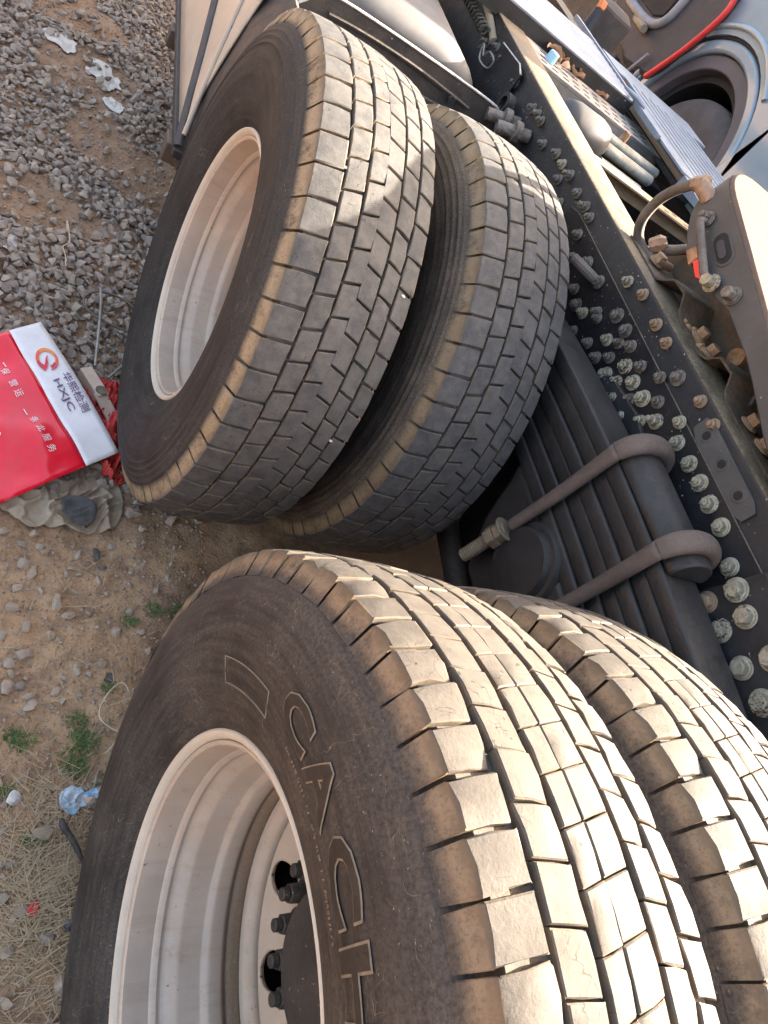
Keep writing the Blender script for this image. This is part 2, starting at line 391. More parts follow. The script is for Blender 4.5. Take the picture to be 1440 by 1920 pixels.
def ground_mat():
    n = NT('tan_dirt')
    p = n.pos()
    a = n.noise(p, 3.2, 6, 0.6)
    b = n.noise(p, 21, 8, 0.72)
    c = n.noise(p, 130, 5, 0.75)
    col = n.mix(n.step(a, 0.36, 0.66), (0.47, 0.28, 0.15), (0.55, 0.36, 0.205))
    col = n.mix(n.step(b, 0.42, 0.7, 0, 0.75), col, (0.20, 0.135, 0.09))
    col = n.mix(n.step(n.noise(p, 6.5, 5), 0.54, 0.66, 0, 0.6), col, (0.34, 0.20, 0.13))
    col = n.mix(n.step(c, 0.54, 0.68, 0, 0.7), col, (0.43, 0.33, 0.235))
    col = n.mix(n.step(c, 0.46, 0.32, 0, 0.85), col, (0.11, 0.07, 0.045))
    fk = n.voronoi(p, 210, 'F1')
    col = n.mix(n.math('MULTIPLY', n.step(fk, 0.30, 0.18), n.step(n.noise(p, 35, 3), 0.45, 0.6, 0, 0.7)), col, (0.30, 0.26, 0.215))
    col = n.mix(n.step(n.noise(p, 9, 7, 0.75), 0.50, 0.66, 0, 0.7), col, (0.25, 0.15, 0.085))
    # greyer, darker fines under the crushed stone further along the truck
    y = n.sep(p)[1]
    g = n.step(n.math('ADD', y, n.math('MULTIPLY', n.math('SUBTRACT', a, 0.5), 1.2)), 1.0, 1.55, 0, 0.7)
    col = n.mix(g, col, n.mix(n.step(b, 0.35, 0.65), (0.25, 0.145, 0.085), (0.39, 0.245, 0.15)))
    # soil painted dark below spring and axle, standing in for shade
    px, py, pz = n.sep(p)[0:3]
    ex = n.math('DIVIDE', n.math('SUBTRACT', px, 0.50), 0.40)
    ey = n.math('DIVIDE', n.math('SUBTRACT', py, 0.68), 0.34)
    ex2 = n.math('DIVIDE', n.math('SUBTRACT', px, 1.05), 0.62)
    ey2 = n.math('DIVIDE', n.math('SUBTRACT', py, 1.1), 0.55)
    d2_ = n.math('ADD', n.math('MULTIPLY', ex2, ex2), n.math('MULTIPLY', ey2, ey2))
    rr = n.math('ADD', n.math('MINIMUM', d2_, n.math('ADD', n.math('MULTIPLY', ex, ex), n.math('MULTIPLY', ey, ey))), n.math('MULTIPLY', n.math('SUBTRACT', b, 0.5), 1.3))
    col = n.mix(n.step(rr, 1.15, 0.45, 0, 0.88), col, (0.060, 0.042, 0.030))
    h = n.math('ADD', n.math('MULTIPLY', b, 1.0), n.math('MULTIPLY', c, 0.5))
    n.bs(Base_Color=col, Roughness=0.92, Normal=n.bump(h, 0.95, 0.014), Specular_IOR_Level=0.15)
    return n.m
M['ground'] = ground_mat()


def stone_mat(name, tones, dusty=0.35):
    n = NT(name)
    p = n.pos()
    t = n.math('FRACT', n.math('ADD', n.attr('tone'), n.rand()))
    ramp = n.t.nodes.new('ShaderNodeValToRGB')
    cr = ramp.color_ramp
    while len(cr.elements) < len(tones):
        cr.elements.new(0.5)
    for i, c in enumerate(tones):
        cr.elements[i].position = i / (len(tones) - 1)
        cr.elements[i].color = (*c, 1)
    n.set(ramp.inputs[0], t)
    a = n.noise(p, 75, 5, 0.7)
    c = n.noise(p, 420, 3, 0.7)
    col = n.mix(n.step(a, 0.3, 0.7, 0.0, 0.5), ramp.outputs[0], (0.09, 0.08, 0.075))
    col = n.mix(n.step(c, 0.55, 0.68, 0, 0.35), col, (0.42, 0.38, 0.34))
    f = n.math('MULTIPLY', n.step(n.normal_z(), 0.0, 0.9, 0.25, 1), n.step(n.noise(p, 5.5, 5), 0.35, 0.65, 0.15, 1))
    f = n.math('MULTIPLY', f, dusty)
    col = n.mix(f, col, (0.33, 0.25, 0.175))
    n.bs(Base_Color=col, Roughness=0.85, Normal=n.bump(n.math('ADD', a, n.math('MULTIPLY', c, 0.4)), 0.5, 0.004), Specular_IOR_Level=0.3)
    return n.m
M['gravel'] = stone_mat('crushed_stone', [(0.21, 0.165, 0.135), (0.38, 0.30, 0.235), (0.26, 0.21, 0.17), (0.44, 0.35, 0.275), (0.33, 0.245, 0.175), (0.22, 0.185, 0.16)], 0.5)
M['stone'] = stone_mat('field_stone', [(0.36, 0.27, 0.195), (0.27, 0.21, 0.16), (0.42, 0.32, 0.23), (0.36, 0.26, 0.17), (0.23, 0.19, 0.15)], 0.8)
M['pink_stone'] = stone_mat('pink_pebble', [(0.50, 0.33, 0.245), (0.52, 0.35, 0.26)], 0.2)
M['white_stone'] = stone_mat('white_pebble', [(0.62, 0.56, 0.49), (0.66, 0.6, 0.53)], 0.1)
M['dark_stone'] = stone_mat('dark_stone', [(0.06, 0.058, 0.06), (0.085, 0.08, 0.078)], 0.15)


def blade_mat(name, c1, c2):
    n = NT(name)
    col = n.mix(n.noise(n.pos(), 60, 3), c1, c2)
    n.bs(Base_Color=col, Roughness=0.75)
    return n.m
M['grass'] = blade_mat('green_grass', (0.045, 0.10, 0.022), (0.11, 0.19, 0.05))
M['straw'] = blade_mat('dry_straw', (0.30, 0.205, 0.11), (0.52, 0.39, 0.235))
M['rootlet'] = blade_mat('brown_rootlet', (0.16, 0.10, 0.06), (0.28, 0.19, 0.11))


def plain(name, c, rough=0.5, spec=0.5, coat=0.0):
    n = NT(name)
    a = n.noise(n.pos(), 30, 4)
    n.bs(Base_Color=n.mix(n.step(a, 0.3, 0.7), c, tuple(x * 0.9 for x in c)), Roughness=rough, Specular_IOR_Level=spec, Coat_Weight=coat)
    return n.m
M['p_white'] = plain('print_white', (0.70, 0.64, 0.61), 0.45)
M['p_red'] = plain('print_red', (0.78, 0.008, 0.028), 0.24, 0.5, 0.2)
M['p_purple'] = plain('print_purple', (0.115, 0.06, 0.14), 0.45)
M['p_orange'] = plain('print_orange', (0.80, 0.22, 0.03), 0.45)
M['p_orangered'] = plain('print_orange_red', (0.74, 0.09, 0.03), 0.45)
M['p_crimson'] = plain('print_crimson', (0.55, 0.02, 0.04), 0.45)
M['p_letter'] = plain('print_letter_white', (0.80, 0.70, 0.68), 0.45)

# ------------------------------------------------------------------ mesh helpers
WM = {}

class MB:
    def __init__(self):
        self.v = []
        self.f = []

    def add(self, V, F):
        o = len(self.v)
        self.v.extend([tuple(map(float, p)) for p in V])
        self.f.extend([tuple(int(i) + o for i in f) for f in F])
        return self

    def box(self, c, s, R=None):
        x, y, z = (q / 2 for q in s)
        V = [Vector((a * x, b * y, d * z)) for a in (-1, 1) for b in (-1, 1) for d in (-1, 1)]
        if R is not None:
            V = [R @ p for p in V]
        V = [p + Vector(c) for p in V]
        F = [(0, 1, 3, 2), (4, 6, 7, 5), (0, 4, 5, 1), (2, 3, 7, 6), (0, 2, 6, 4), (1, 5, 7, 3)]
        return self.add(V, F)

    def cyl(self, p0, p1, r0, r1=None, n=16, cap=True):
        r1 = r0 if r1 is None else r1
        p0, p1 = Vector(p0), Vector(p1)
        d = (p1 - p0).normalized()
        a = d.orthogonal().normalized()
        b = d.cross(a)
        V = []
        for p, r in ((p0, r0), (p1, r1)):
            for i in range(n):
                t = 2 * math.pi * i / n
                V.append(p + a * r * math.cos(t) + b * r * math.sin(t))
        F = [(i, (i + 1) % n, n + (i + 1) % n, n + i) for i in range(n)]
        if cap:
            F += [tuple(range(n - 1, -1, -1)), tuple(range(n, 2 * n))]
        return self.add(V, F)

    def tube(self, path, r, n=10, smooth=0, flat=1.0, up=None):
        P = [Vector(p) for p in path]
        if smooth:
            Q = []
            for i in range(len(P) - 1):
                p0, p1, p2, p3 = P[max(i - 1, 0)], P[i], P[i + 1], P[min(i + 2, len(P) - 1)]
                for k in range(smooth):
                    t = k / smooth
                    Q.append(0.5 * ((2 * p1) + (p2 - p0) * t + (2 * p0 - 5 * p1 + 4 * p2 - p3) * t * t + (3 * p1 - p0 - 3 * p2 + p3) * t ** 3))
            Q.append(P[-1])
            P = Q
        rs = r if isinstance(r, (list, tuple)) else [r] * len(P)
        if len(rs) != len(P):
            rs = list(np.interp(np.linspace(0, 1, len(P)), np.linspace(0, 1, len(rs)), rs))
        V = []
        a = None
        for i, p in enumerate(P):
            d = (P[min(i + 1, len(P) - 1)] - P[max(i - 1, 0)]).normalized()
            if up is not None:
                a = Vector(up) - d * d.dot(Vector(up))
                a.normalize()
            elif a is None:
                a = d.orthogonal().normalized()
            else:
                a = (a - d * d.dot(a)).normalized()
            b = d.cross(a)
            for k in range(n):
                t = 2 * math.pi * k / n
                V.append(p + a * rs[i] * math.cos(t) + b * rs[i] * flat * math.sin(t))
        m = len(P)
        F = [(i * n + k, i * n + (k + 1) % n, (i + 1) * n + (k + 1) % n, (i + 1) * n + k) for i in range(m - 1) for k in range(n)]
        F += [tuple(range(n - 1, -1, -1)), tuple(range((m - 1) * n, m * n))]
        return self.add(V, F)

    def lathe(self, prof, n=96, closed=False, c=(0, 0, 0)):
        """profile of (x, r) turned about the x axis"""
        m = len(prof)
        V = []
        for i in range(n):
            t = 2 * math.pi * i / n
            for x, r in prof:
                V.append((c[0] + x, c[1] - math.cos(t) * r, c[2] + math.sin(t) * r))
        F = []
        for i in range(n):
            j = (i + 1) % n
            for k in range(m if closed else m - 1):
                l = (k + 1) % m
                F.append((i * m + k, i * m + l, j * m + l, j * m + k))
        return self.add(V, F)

    def prism(self, pts, axis, a0, a1):
        """polygon in the plane across `axis`, extruded from a0 to a1"""
        def mk(p, a):
            q = list(p)
            q.insert(axis, a)
            return q
        n = len(pts)
        V = [mk(p, a0) for p in pts] + [mk(p, a1) for p in pts]
        F = [tuple(range(n))[::-1], tuple(range(n, 2 * n))] + [(i, (i + 1) % n, n + (i + 1) % n, n + i) for i in range(n)]
        return self.add(V, F)

    def xf(self, Mx):
        self.v = [tuple(Mx @ Vector(p)) for p in self.v]
        return self

    def build(self, name, mat, parent=None, smooth=35, bevel=0.0, origin=None, label=None, recalc=True, sub=0):
        V = np.array(self.v, float)
        if origin is None:
            origin = (V.min(0) + V.max(0)) / 2
        origin = np.array(origin, float)
        me = bpy.data.meshes.new(name)
        me.from_pydata((V - origin).tolist(), [], self.f)
        if recalc:
            bm = bmesh.new()
            bm.from_mesh(me)
            bmesh.ops.recalc_face_normals(bm, faces=bm.faces)
            bm.to_mesh(me)
            bm.free()
        me.materials.append(mat)
        if smooth:
            me.shade_smooth()
            me.set_sharp_from_angle(angle=R_(smooth))
        o = bpy.data.objects.new(name, me)
        COL.objects.link(o)
        place(o, Matrix.Translation(origin), parent)
        if bevel:
            b = o.modifiers.new('bevel', 'BEVEL')
            b.width = bevel
            b.segments = 2
            b.limit_method = 'ANGLE'
            b.angle_limit = R_(35)
        if label:
            o['label'] = label
        return o


def place(o, Mx, parent=None):
    if parent is not None:
        o.parent = parent
        o.matrix_parent_inverse = WM[parent.name].inverted()
    o.matrix_basis = Mx
    WM[o.name] = Mx.copy()


def thing(name, loc, label, cat, group=None):
    o = bpy.data.objects.new(name, None)
    o.empty_display_size = 0.1
    COL.objects.link(o)
    place(o, Matrix.Translation(loc))
    return tag(o, label, cat, group)


def tag(o, label, cat, group=None, kind=None):
    if label: o['label'] = label
    if cat: o['category'] = cat
    if group: o['group'] = group
    if kind: o['kind'] = kind
    return o


def dup(o, Mx, parent=None, name=None):
    c = o.copy()
    COL.objects.link(c)
    if name: c.name = name
    if parent is not None:
        place(c, Mx, parent)
    else:
        c.parent = None
        place(c, Mx)
    return c


_tab = rng.random((256, 256))
def vn(x, y, s=0):
    x = np.asarray(x, float) + 17.3 * s
    y = np.asarray(y, float) + 5.7 * s
    xi, yi = np.floor(x).astype(int), np.floor(y).astype(int)
    fx, fy = x - xi, y - yi
    fx, fy = fx * fx * (3 - 2 * fx), fy * fy * (3 - 2 * fy)
    g = lambda a, b: _tab[a & 255, b & 255]
    return (g(xi, yi) * (1 - fx) + g(xi + 1, yi) * fx) * (1 - fy) + (g(xi, yi + 1) * (1 - fx) + g(xi + 1, yi + 1) * fx) * fy - 0.5


def gh(x, y):
    """height of the dirt"""
    return -0.036 + 0.016 * vn(np.asarray(x) * 3, np.asarray(y) * 3, 1) + 0.012 * vn(np.asarray(x) * 8, np.asarray(y) * 8, 2) \
        + 0.009 * vn(np.asarray(x) * 21, np.asarray(y) * 21, 3) + 0.006 * vn(np.asarray(x) * 60, np.asarray(y) * 60, 4)


def project(p):
    d = (np.asarray(p) - CAM) @ CR
    f = 1319.4464
    return 720 - f * d[..., 0] / d[..., 2], 960 + f * d[..., 1] / d[..., 2]

# ------------------------------------------------------------------ ground
def axis_coords(lo, hi, step, far):
    mid = np.arange(lo, hi, step)
    g = np.array([0.03, 0.08, 0.16, 0.3, 0.55, 1, 2, 4, 8, 16, 32, far])
    return np.concatenate([lo - g[::-1], mid, hi + g])
gx = axis_coords(-0.95, 0.6, 0.009, 70)
gy = axis_coords(-0.25, 3.8, 0.009, 70)
GX, GY = np.meshgrid(gx, gy, indexing='ij')
GZ = gh(GX, GY)
nx, ny = len(gx), len(gy)
me = bpy.data.meshes.new('ground')
I = np.arange(nx * ny).reshape(nx, ny)
Fq = np.stack([I[:-1, :-1], I[1:, :-1], I[1:, 1:], I[:-1, 1:]], -1).reshape(-1, 4)
me.from_pydata(np.stack([GX, GY, GZ], -1).reshape(-1, 3).tolist(), [], Fq.tolist())
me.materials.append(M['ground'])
me.shade_smooth()
ground = bpy.data.objects.new('ground', me)
COL.objects.link(ground)
ground['kind'] = 'structure'

# ------------------------------------------------------------------ tyres and wheels
def side_x(r):
    rs = [0.2985, 0.31, 0.345, 0.39, 0.42, 0.455, 0.480, 0.491, 0.500, 0.521]
    xs = [0.112, 0.123, 0.138, 0.147, 0.148, 0.143, 0.135, 0.1295, 0.115, 0.105]
    return np.interp(r, rs, xs)


def base_profile(ridges, s=1.0):
    rs = list(np.concatenate([np.linspace(0.2985, 0.345, 6), np.linspace(0.355, 0.495, 57), [0.500, 0.5035, 0.5215]]))
    xs = []
    for r in rs:
        x = float(side_x(r))
        for rr, h in ridges:
            x += h * math.exp(-((r - rr) / 0.0035) ** 2)
        xs.append(x)
    left = [(-x, r) for x, r in zip(xs, rs)]
    right = [(x, r) for x, r in zip(xs, rs)][::-1]
    return left + [(-0.06, 0.5225), (0, 0.523), (0.06, 0.5225)] + right


def crown(x):
    return 0.535 - 0.0085 * (np.abs(x) / 0.1155) ** 2.3


def tread_block(mb, q, cham, rf, n=5, wear=0.0004, outer=None, drop=0.0, chip=0.0):
    """q: four corners (x, angle) as left/low, right/low, right/high, left/high; cham: flags left, right, low, high"""
    w = (abs(q[1][0] - q[0][0]) + abs(q[2][0] - q[3][0])) / 2
    l = (abs(q[3][1] - q[0][1]) + abs(q[2][1] - q[1][1])) / 2 * 0.53
    cd = 0.0013
    eu, ev = cd / w, cd / l
    us = [0, eu] + list(np.linspace(eu, 1 - eu, n - 2)[1:-1]) + [1 - eu, 1]
    vs_ = [0, ev] + list(np.linspace(ev, 1 - ev, n - 2)[1:-1]) + [1 - ev, 1]
    nn = len(us)
    V, skirt = [], {}
    dz = random.gauss(0, wear) - drop
    cs = [random.random() ** 6 * chip for _ in range(4)]
    for i, u in enumerate(us):
        for j, v in enumerate(vs_):
            x = (q[0][0] * (1 - u) + q[1][0] * u) * (1 - v) + (q[3][0] * (1 - u) + q[2][0] * u) * v
            t = (q[0][1] * (1 - u) + q[1][1] * u) * (1 - v) + (q[3][1] * (1 - u) + q[2][1] * u) * v
            r = float(crown(x)) + dz + random.gauss(0, wear * 0.5)
            if (i == 0 and cham[0]) or (i == nn - 1 and cham[1]) or (j == 0 and cham[2]) or (j == nn - 1 and cham[3]):
                r -= cd * 0.85
                x += random.gauss(0, chip * 0.12)
                t += random.gauss(0, chip * 0.2)
            r -= cs[0] * max(0, 1 - (u + v) * 2.5) + cs[1] * max(0, 1 - (1 - u + v) * 2.5) + cs[2] * max(0, 1 - (2 - u - v) * 2.5) + cs[3] * max(0, 1 - (u + 1 - v) * 2.5)
            V.append((x, t, r))
    F = [(i * nn + j, (i + 1) * nn + j, (i + 1) * nn + j + 1, i * nn + j + 1) for i in range(nn - 1) for j in range(nn - 1)]
    loop = [(i, 0) for i in range(nn)] + [(nn - 1, j) for j in range(1, nn)] + [(i, nn - 1) for i in range(nn - 2, -1, -1)] + [(0, j) for j in range(nn - 2, 0, -1)]
    base = len(V)
    for (i, j) in loop:
        x, t, r = V[i * nn + j]
        if outer == 'l' and i == 0:
            V.append((x - 0.0135, t, 0.4920))
        elif outer == 'r' and i == nn - 1:
            V.append((x + 0.0135, t, 0.4920))
        else:
            V.append((x, t, rf))
    L = len(loop)
    for k in range(L):
        a, b = loop[k], loop[(k + 1) % L]
        F.append((base + k, base + (k + 1) % L, b[0] * nn + b[1], a[0] * nn + a[1]))
    ev_ = [0.0] * len(V)
    for i in range(nn):
        for j in range(nn):
            if (i == 0 and cham[0]) or (i == nn - 1 and cham[1]) or (j == 0 and cham[2]) or (j == nn - 1 and cham[3]): ev_[i * nn + j] = random.uniform(0.55, 1.0)
    mb.edge = getattr(mb, 'edge', [0.0] * len(mb.v)) + ev_
    mb.add([(x, -math.cos(t) * r, math.sin(t) * r) for x, t, r in V], F)


def rib_blocks(mb, x0, x1, N, ph0, ph1, gap, cham=(1, 1, 1, 1), outer=None, chip=0.0, wear=0.0004):
    p = 2 * math.pi / N
    g = gap / 0.53 / 2
    for k in range(N):
        mb_q = [(x0, p * (k + ph0) + g), (x1, p * (k + ph1) + g), (x1, p * (k + 1 + ph1) - g), (x0, p * (k + 1 + ph0) - g)]
        tread_block(mb, mb_q, cham, 0.5205, outer=outer, chip=chip, wear=wear)


def tyre_front_mb():
    mb = MB()
    mb.lathe(base_profile([(0.448, 0.0026), (0.462, 0.0028), (0.475, 0.0024), (0.487, 0.0018), (0.322, 0.001), (0.334, 0.0008)]), 180)
    N = 58
    rib_blocks(mb, -0.1155, -0.0655, N, 0.49, 0.60, 0.0056, outer='l', chip=0.005)
    rib_blocks(mb, -0.0605, -0.0250, N, 0.10, 0.25, 0.0054, chip=0.0045)
    rib_blocks(mb, -0.0200, 0.0110, N, 0.70, 0.83, 0.0050, cham=(1, 0, 1, 1), chip=0.002, wear=0.0002)
    rib_blocks(mb, 0.0112, 0.0435, N, 0.44, 0.26, 0.0050, cham=(0, 1, 1, 1), chip=0.002, wear=0.0002)
    rib_blocks(mb, 0.0480, 0.0790, N, 0.80, 0.62, 0.0054, chip=0.0045)
    rib_blocks(mb, 0.0835, 0.1155, N, 0.26, 0.12, 0.0056, outer='r', chip=0.005)
    return mb


def tyre_rear_mb():
    mb = MB()
    mb.lathe(base_profile([(0.322, 0.0009), (0.334, 0.0008), (0.372, 0.0012), (0.440, 0.0008)]), 180)
    N = 76
    rib_blocks(mb, -0.1155, -0.0702, N, 0.48, 0.55, 0.0046, outer='l', chip=0.008, wear=0.0008)
    rib_blocks(mb, -0.0632, -0.0272, N, 0.97, 0.86, 0.0018, chip=0.004, wear=0.0006)
    rib_blocks(mb, -0.0203, 0.0046, N, 0.42, 0.54, 0.0016, chip=0.003, wear=0.0006)
    rib_blocks(mb, 0.0060, 0.0402, N, 0.54, 0.70, 0.0016, chip=0.003, wear=0.0006)
    rib_blocks(mb, 0.0470, 0.0772, N, 0.16, 0.02, 0.0018, chip=0.004, wear=0.0006)
    rib_blocks(mb, 0.0842, 0.1145, N, 0.52, 0.38, 0.0036, outer='r', chip=0.005, wear=0.0008)
    return mb


def np_object(name, mb, mat, origin, parent, smooth=None):
    """fast build for heavy meshes centred on their own origin"""
    me = bpy.data.meshes.new(name)
    me.from_pydata(mb.v, [], mb.f)
    bm = bmesh.new()
    bm.from_mesh(me)
    bmesh.ops.recalc_face_normals(bm, faces=bm.faces)
    bm.to_mesh(me)
    bm.free()
    me.materials.append(mat)
    me.shade_smooth()
    if smooth:
        me.set_sharp_from_angle(angle=R_(smooth))
    o = bpy.data.objects.new(name, me)
    COL.objects.link(o)
    place(o, Matrix.Translation(origin), parent)
    return o


truck = thing('truck_tractor', (1.22, 0.66, -0.035), 'truck tractor chassis with two pairs of dusty twin tyres, leaf spring and bare frame rail', 'truck')

RIM_BARREL = [(0.2360, 0.2985), (0.2280, 0.2890), (0.2050, 0.2800), (0.188, 0.2665), (0.168, 0.2610), (0.158, 0.2625), (0.152, 0.2590), (0.134, 0.2585),
              (0.129, 0.2600), (0.124, 0.2640), (0.119, 0.2660), (0.090, 0.2670), (0.084, 0.2685), (0.073, 0.2745), (0.066, 0.2770), (0.062, 0.2775), (0.058, 0.2760),
              (0.054, 0.2770), (0.050, 0.2800), (0.030, 0.2812), (0.014, 0.2830), (0.010, 0.2862)]
RIM_LIP = [(0.0100, 0.2866), (0.0055, 0.2885), (0.0010, 0.2925), (-0.0006, 0.2955), (0.0008, 0.2985), (0.0050, 0.3005), (0.0105, 0.3000), (0.0125, 0.2930)]


def make_wheel(xo, yc, zc, tyre_mesh, tyre_m, tyre_label, detail, flip=False, lettering=False):
    """xo: plane of the outer rim flange"""
    s = 1
    mb = MB()
    # disc: lip, cone with hand holes, flat face
    nh, n = 10, 160
    lipx = 0.190
    ring = [(lipx, 0.2635), (lipx - 0.004, 0.258), (lipx - 0.002, 0.250), (lipx + 0.006, 0.244), (lipx + 0.016, 0.2385)]
    mb.lathe([(lipx + 0.02, 0.2638)] + ring, 120, c=(xo, yc, zc))
    n, nr = (300, 50) if detail else (120, 12)
    rs = np.linspace(0.2385, 0.135, nr)
    dx = lambda r: np.interp(r, [0.135, 0.18, 0.2385], [0.232, 0.228, lipx + 0.016])
    V, F = [], []
    m = nr
    HR = 0.0275
    dead = np.zeros((n, nr), bool)
    for i in range(n):
        t0 = 2 * math.pi * i / n
        for k, r0 in enumerate(rs):
            t, r = t0, r0
            if detail:
                pitch = 2 * math.pi / nh
                c_ = round((t + R_(132)) / pitch) * pitch - R_(132)
                u, v = (t - c_) * 0.205, r - 0.205
                d = math.hypot(u, v)
                if d < HR - 0.0022: dead[i, k] = True
                elif d < HR + 0.0022:
                    t, r = c_ + u / d * HR / 0.205, 0.205 + v / d * HR
            V.append((xo + float(dx(r)), yc - math.cos(t) * r, zc + math.sin(t) * r))
    for i in range(n):
        j = (i + 1) % n
        for k in range(m - 1):
            if dead[i, k] or dead[i, k + 1] or dead[j, k] or dead[j, k + 1]: continue
            F.append((i * m + k, i * m + k + 1, j * m + k + 1, j * m + k))
    mb.add(V, F)
    w = mb.build('wheel', M['rim'], truck, smooth=45, origin=(xo, yc, zc), recalc=False)
    sol = w.modifiers.new('solidify', 'SOLIDIFY')
    sol.thickness = 0.008
    sol.offset = 0
    MB().lathe(RIM_BARREL, 160, c=(xo, yc, zc)).build('rim_barrel', M['barrel'], w, smooth=28, origin=(xo, yc, zc)).modifiers.new('solidify', 'SOLIDIFY').thickness = 0.004
    MB().lathe(RIM_LIP, 160, closed=True, c=(xo, yc, zc)).build('rim_flange', M['rim_lip'], w, smooth=50, origin=(xo, yc, zc))
    xc = xo + 0.1165
    ty = bpy.data.objects.new('tyre', tyre_mesh)
    COL.objects.link(ty)
    place(ty, Matrix.Translation((xc, yc, zc)), w)
    if tyre_label: ty['label'] = tyre_label
    if detail:
        hb = MB().lathe([(0.245, 0.145), (0.222, 0.145), (0.217, 0.141), (0.214, 0.120), (0.206, 0.114), (0.178, 0.104), (0.168, 0.094), (0.164, 0.0)], 64, c=(xo, yc, zc))
        hb.build('hub_cover', M['hub'], w, smooth=40)
        nut = MB()
        nut.cyl((0.200, 0, 0), (0.193, 0, 0), 0.021, n=16)
        nut.cyl((0.193, 0, 0), (0.168, 0, 0), 0.0155, 0.0145, n=6)
        nut.cyl((0.168, 0, 0), (0.156, 0, 0), 0.0095, n=12)
        first = None
        for k in range(20):
            a = 2 * math.pi * (k + 0.3) / 20
            loc = (xo + 0.200, yc - math.cos(a) * 0.148, zc + math.sin(a) * 0.148)
            if first is None:
                first = nut.build('wheel_nut', M['hub'], w, smooth=35, bevel=0.0015)
                place(first, Matrix.Translation(loc), w)
            else:
                dup(first, Matrix.Translation(loc), w)
    return w, xc


def mesh_of(mb, name, mat):
    me = bpy.data.meshes.new(name)
    me.from_pydata(mb.v, [], mb.f)
    bm = bmesh.new()
    bm.from_mesh(me)
    bmesh.ops.recalc_face_normals(bm, faces=bm.faces)
    bm.to_mesh(me)
    bm.free()
    me.materials.append(mat)
    me.shade_smooth()
    me.set_sharp_from_angle(angle=R_(24))
    if hasattr(mb, 'edge'):
        a_ = me.attributes.new('edge', 'FLOAT', 'POINT')
        a_.data.foreach_set('value', np.array(mb.edge, np.float32))
    return me


FY, FZ = 1.3236, 0.5166
RY, RZ = 0.0, 0.5
mf = mesh_of(tyre_front_mb(), 'worn_block_tyre', M['tyre_front'])
mf2 = mf.copy(); mf2.materials[0] = M['tyre_inner']
mr = mesh_of(tyre_rear_mb(), 'dusty_block_tyre', M['tyre_rear'])
w_fo, x1 = make_wheel(0.0115, FY, FZ, mf, None, 'dark tyre with scratched ringed sidewall and a tan dusty shoulder', False)
w_fi, x2 = make_wheel(0.3655, FY, FZ, mf2, None, 'inner tyre with a dusty brown sidewall behind the scratched one', False)
w_ro, x3 = make_wheel(0.0, RY, RZ, mr, None, 'nearest tyre with raised letters on its brown sidewall and cream dusty tread', True)
w_ri, x4 = make_wheel(0.306, RY, RZ, mr, None, 'inner tyre with cream dusty tread beside the lettered one', False)
# twin wheels on the far side of the truck
for yc, zc, me_ in ((FY, FZ, mf2), (RY, RZ, mr)):
    for xo in (1.85, 2.20):
        make_wheel(xo, yc, zc, me_, None, None, False)


def set_tyre_label(w, text):
    for o in COL.objects:
        if o.parent is w and o.name.split('.')[0] == 'tyre':
            o['label'] = text
set_tyre_label(w_fo, 'dark tyre with scratched ringed sidewall and tan dusty shoulder')
set_tyre_label(w_fi, 'inner tyre with dusty brown sidewall behind the scratched one')
set_tyre_label(w_ro, 'nearest tyre with raised letters on its brown sidewall and cream dusty tread')
set_tyre_label(w_ri, 'inner tyre with cream dusty tread beside the lettered one')


def text_mesh(body, size=1.0, extrude=0.0, bold=0.0, outline=0.0, align='CENTER'):
    c = bpy.data.curves.new('lettering', 'FONT')
    c.body = body
    c.size = size
    c.align_x = align
    c.extrude = extrude
    c.offset = bold
    c.resolution_u = 3
    if outline:
        c.fill_mode = 'NONE'
        c.bevel_depth = outline
        c.bevel_resolution = 1
    o = bpy.data.objects.new('lettering', c)
    COL.objects.link(o)
    dg = bpy.context.evaluated_depsgraph_get()
    me = bpy.data.meshes.new_from_object(o.evaluated_get(dg))
    bpy.data.objects.remove(o)
    V = np.array([v.co[:] for v in me.vertices]) if len(me.vertices) else np.zeros((0, 3))
    F = [tuple(p.vertices) for p in me.polygons]
    bpy.data.meshes.remove(me)
    return V, F


def subdiv(V, F, maxlen):
    bm = bmesh.new()
    vs_ = [bm.verts.new(v) for v in V]
    for f in F:
        try:
            bm.faces.new([vs_[i] for i in f])
        except ValueError:
            pass
    for _ in range(3):
        ed = [e for e in bm.edges if e.calc_length() > maxlen]
        if not ed: break
        bmesh.ops.subdivide_edges(bm, edges=ed, cuts=1)
    bmesh.ops.triangulate(bm, faces=bm.faces)
    bm.verts.index_update()
    V2 = np.array([v.co[:] for v in bm.verts])
    F2 = [tuple(v.index for v in f.verts) for f in bm.faces]
    bm.free()
    return V2, F2


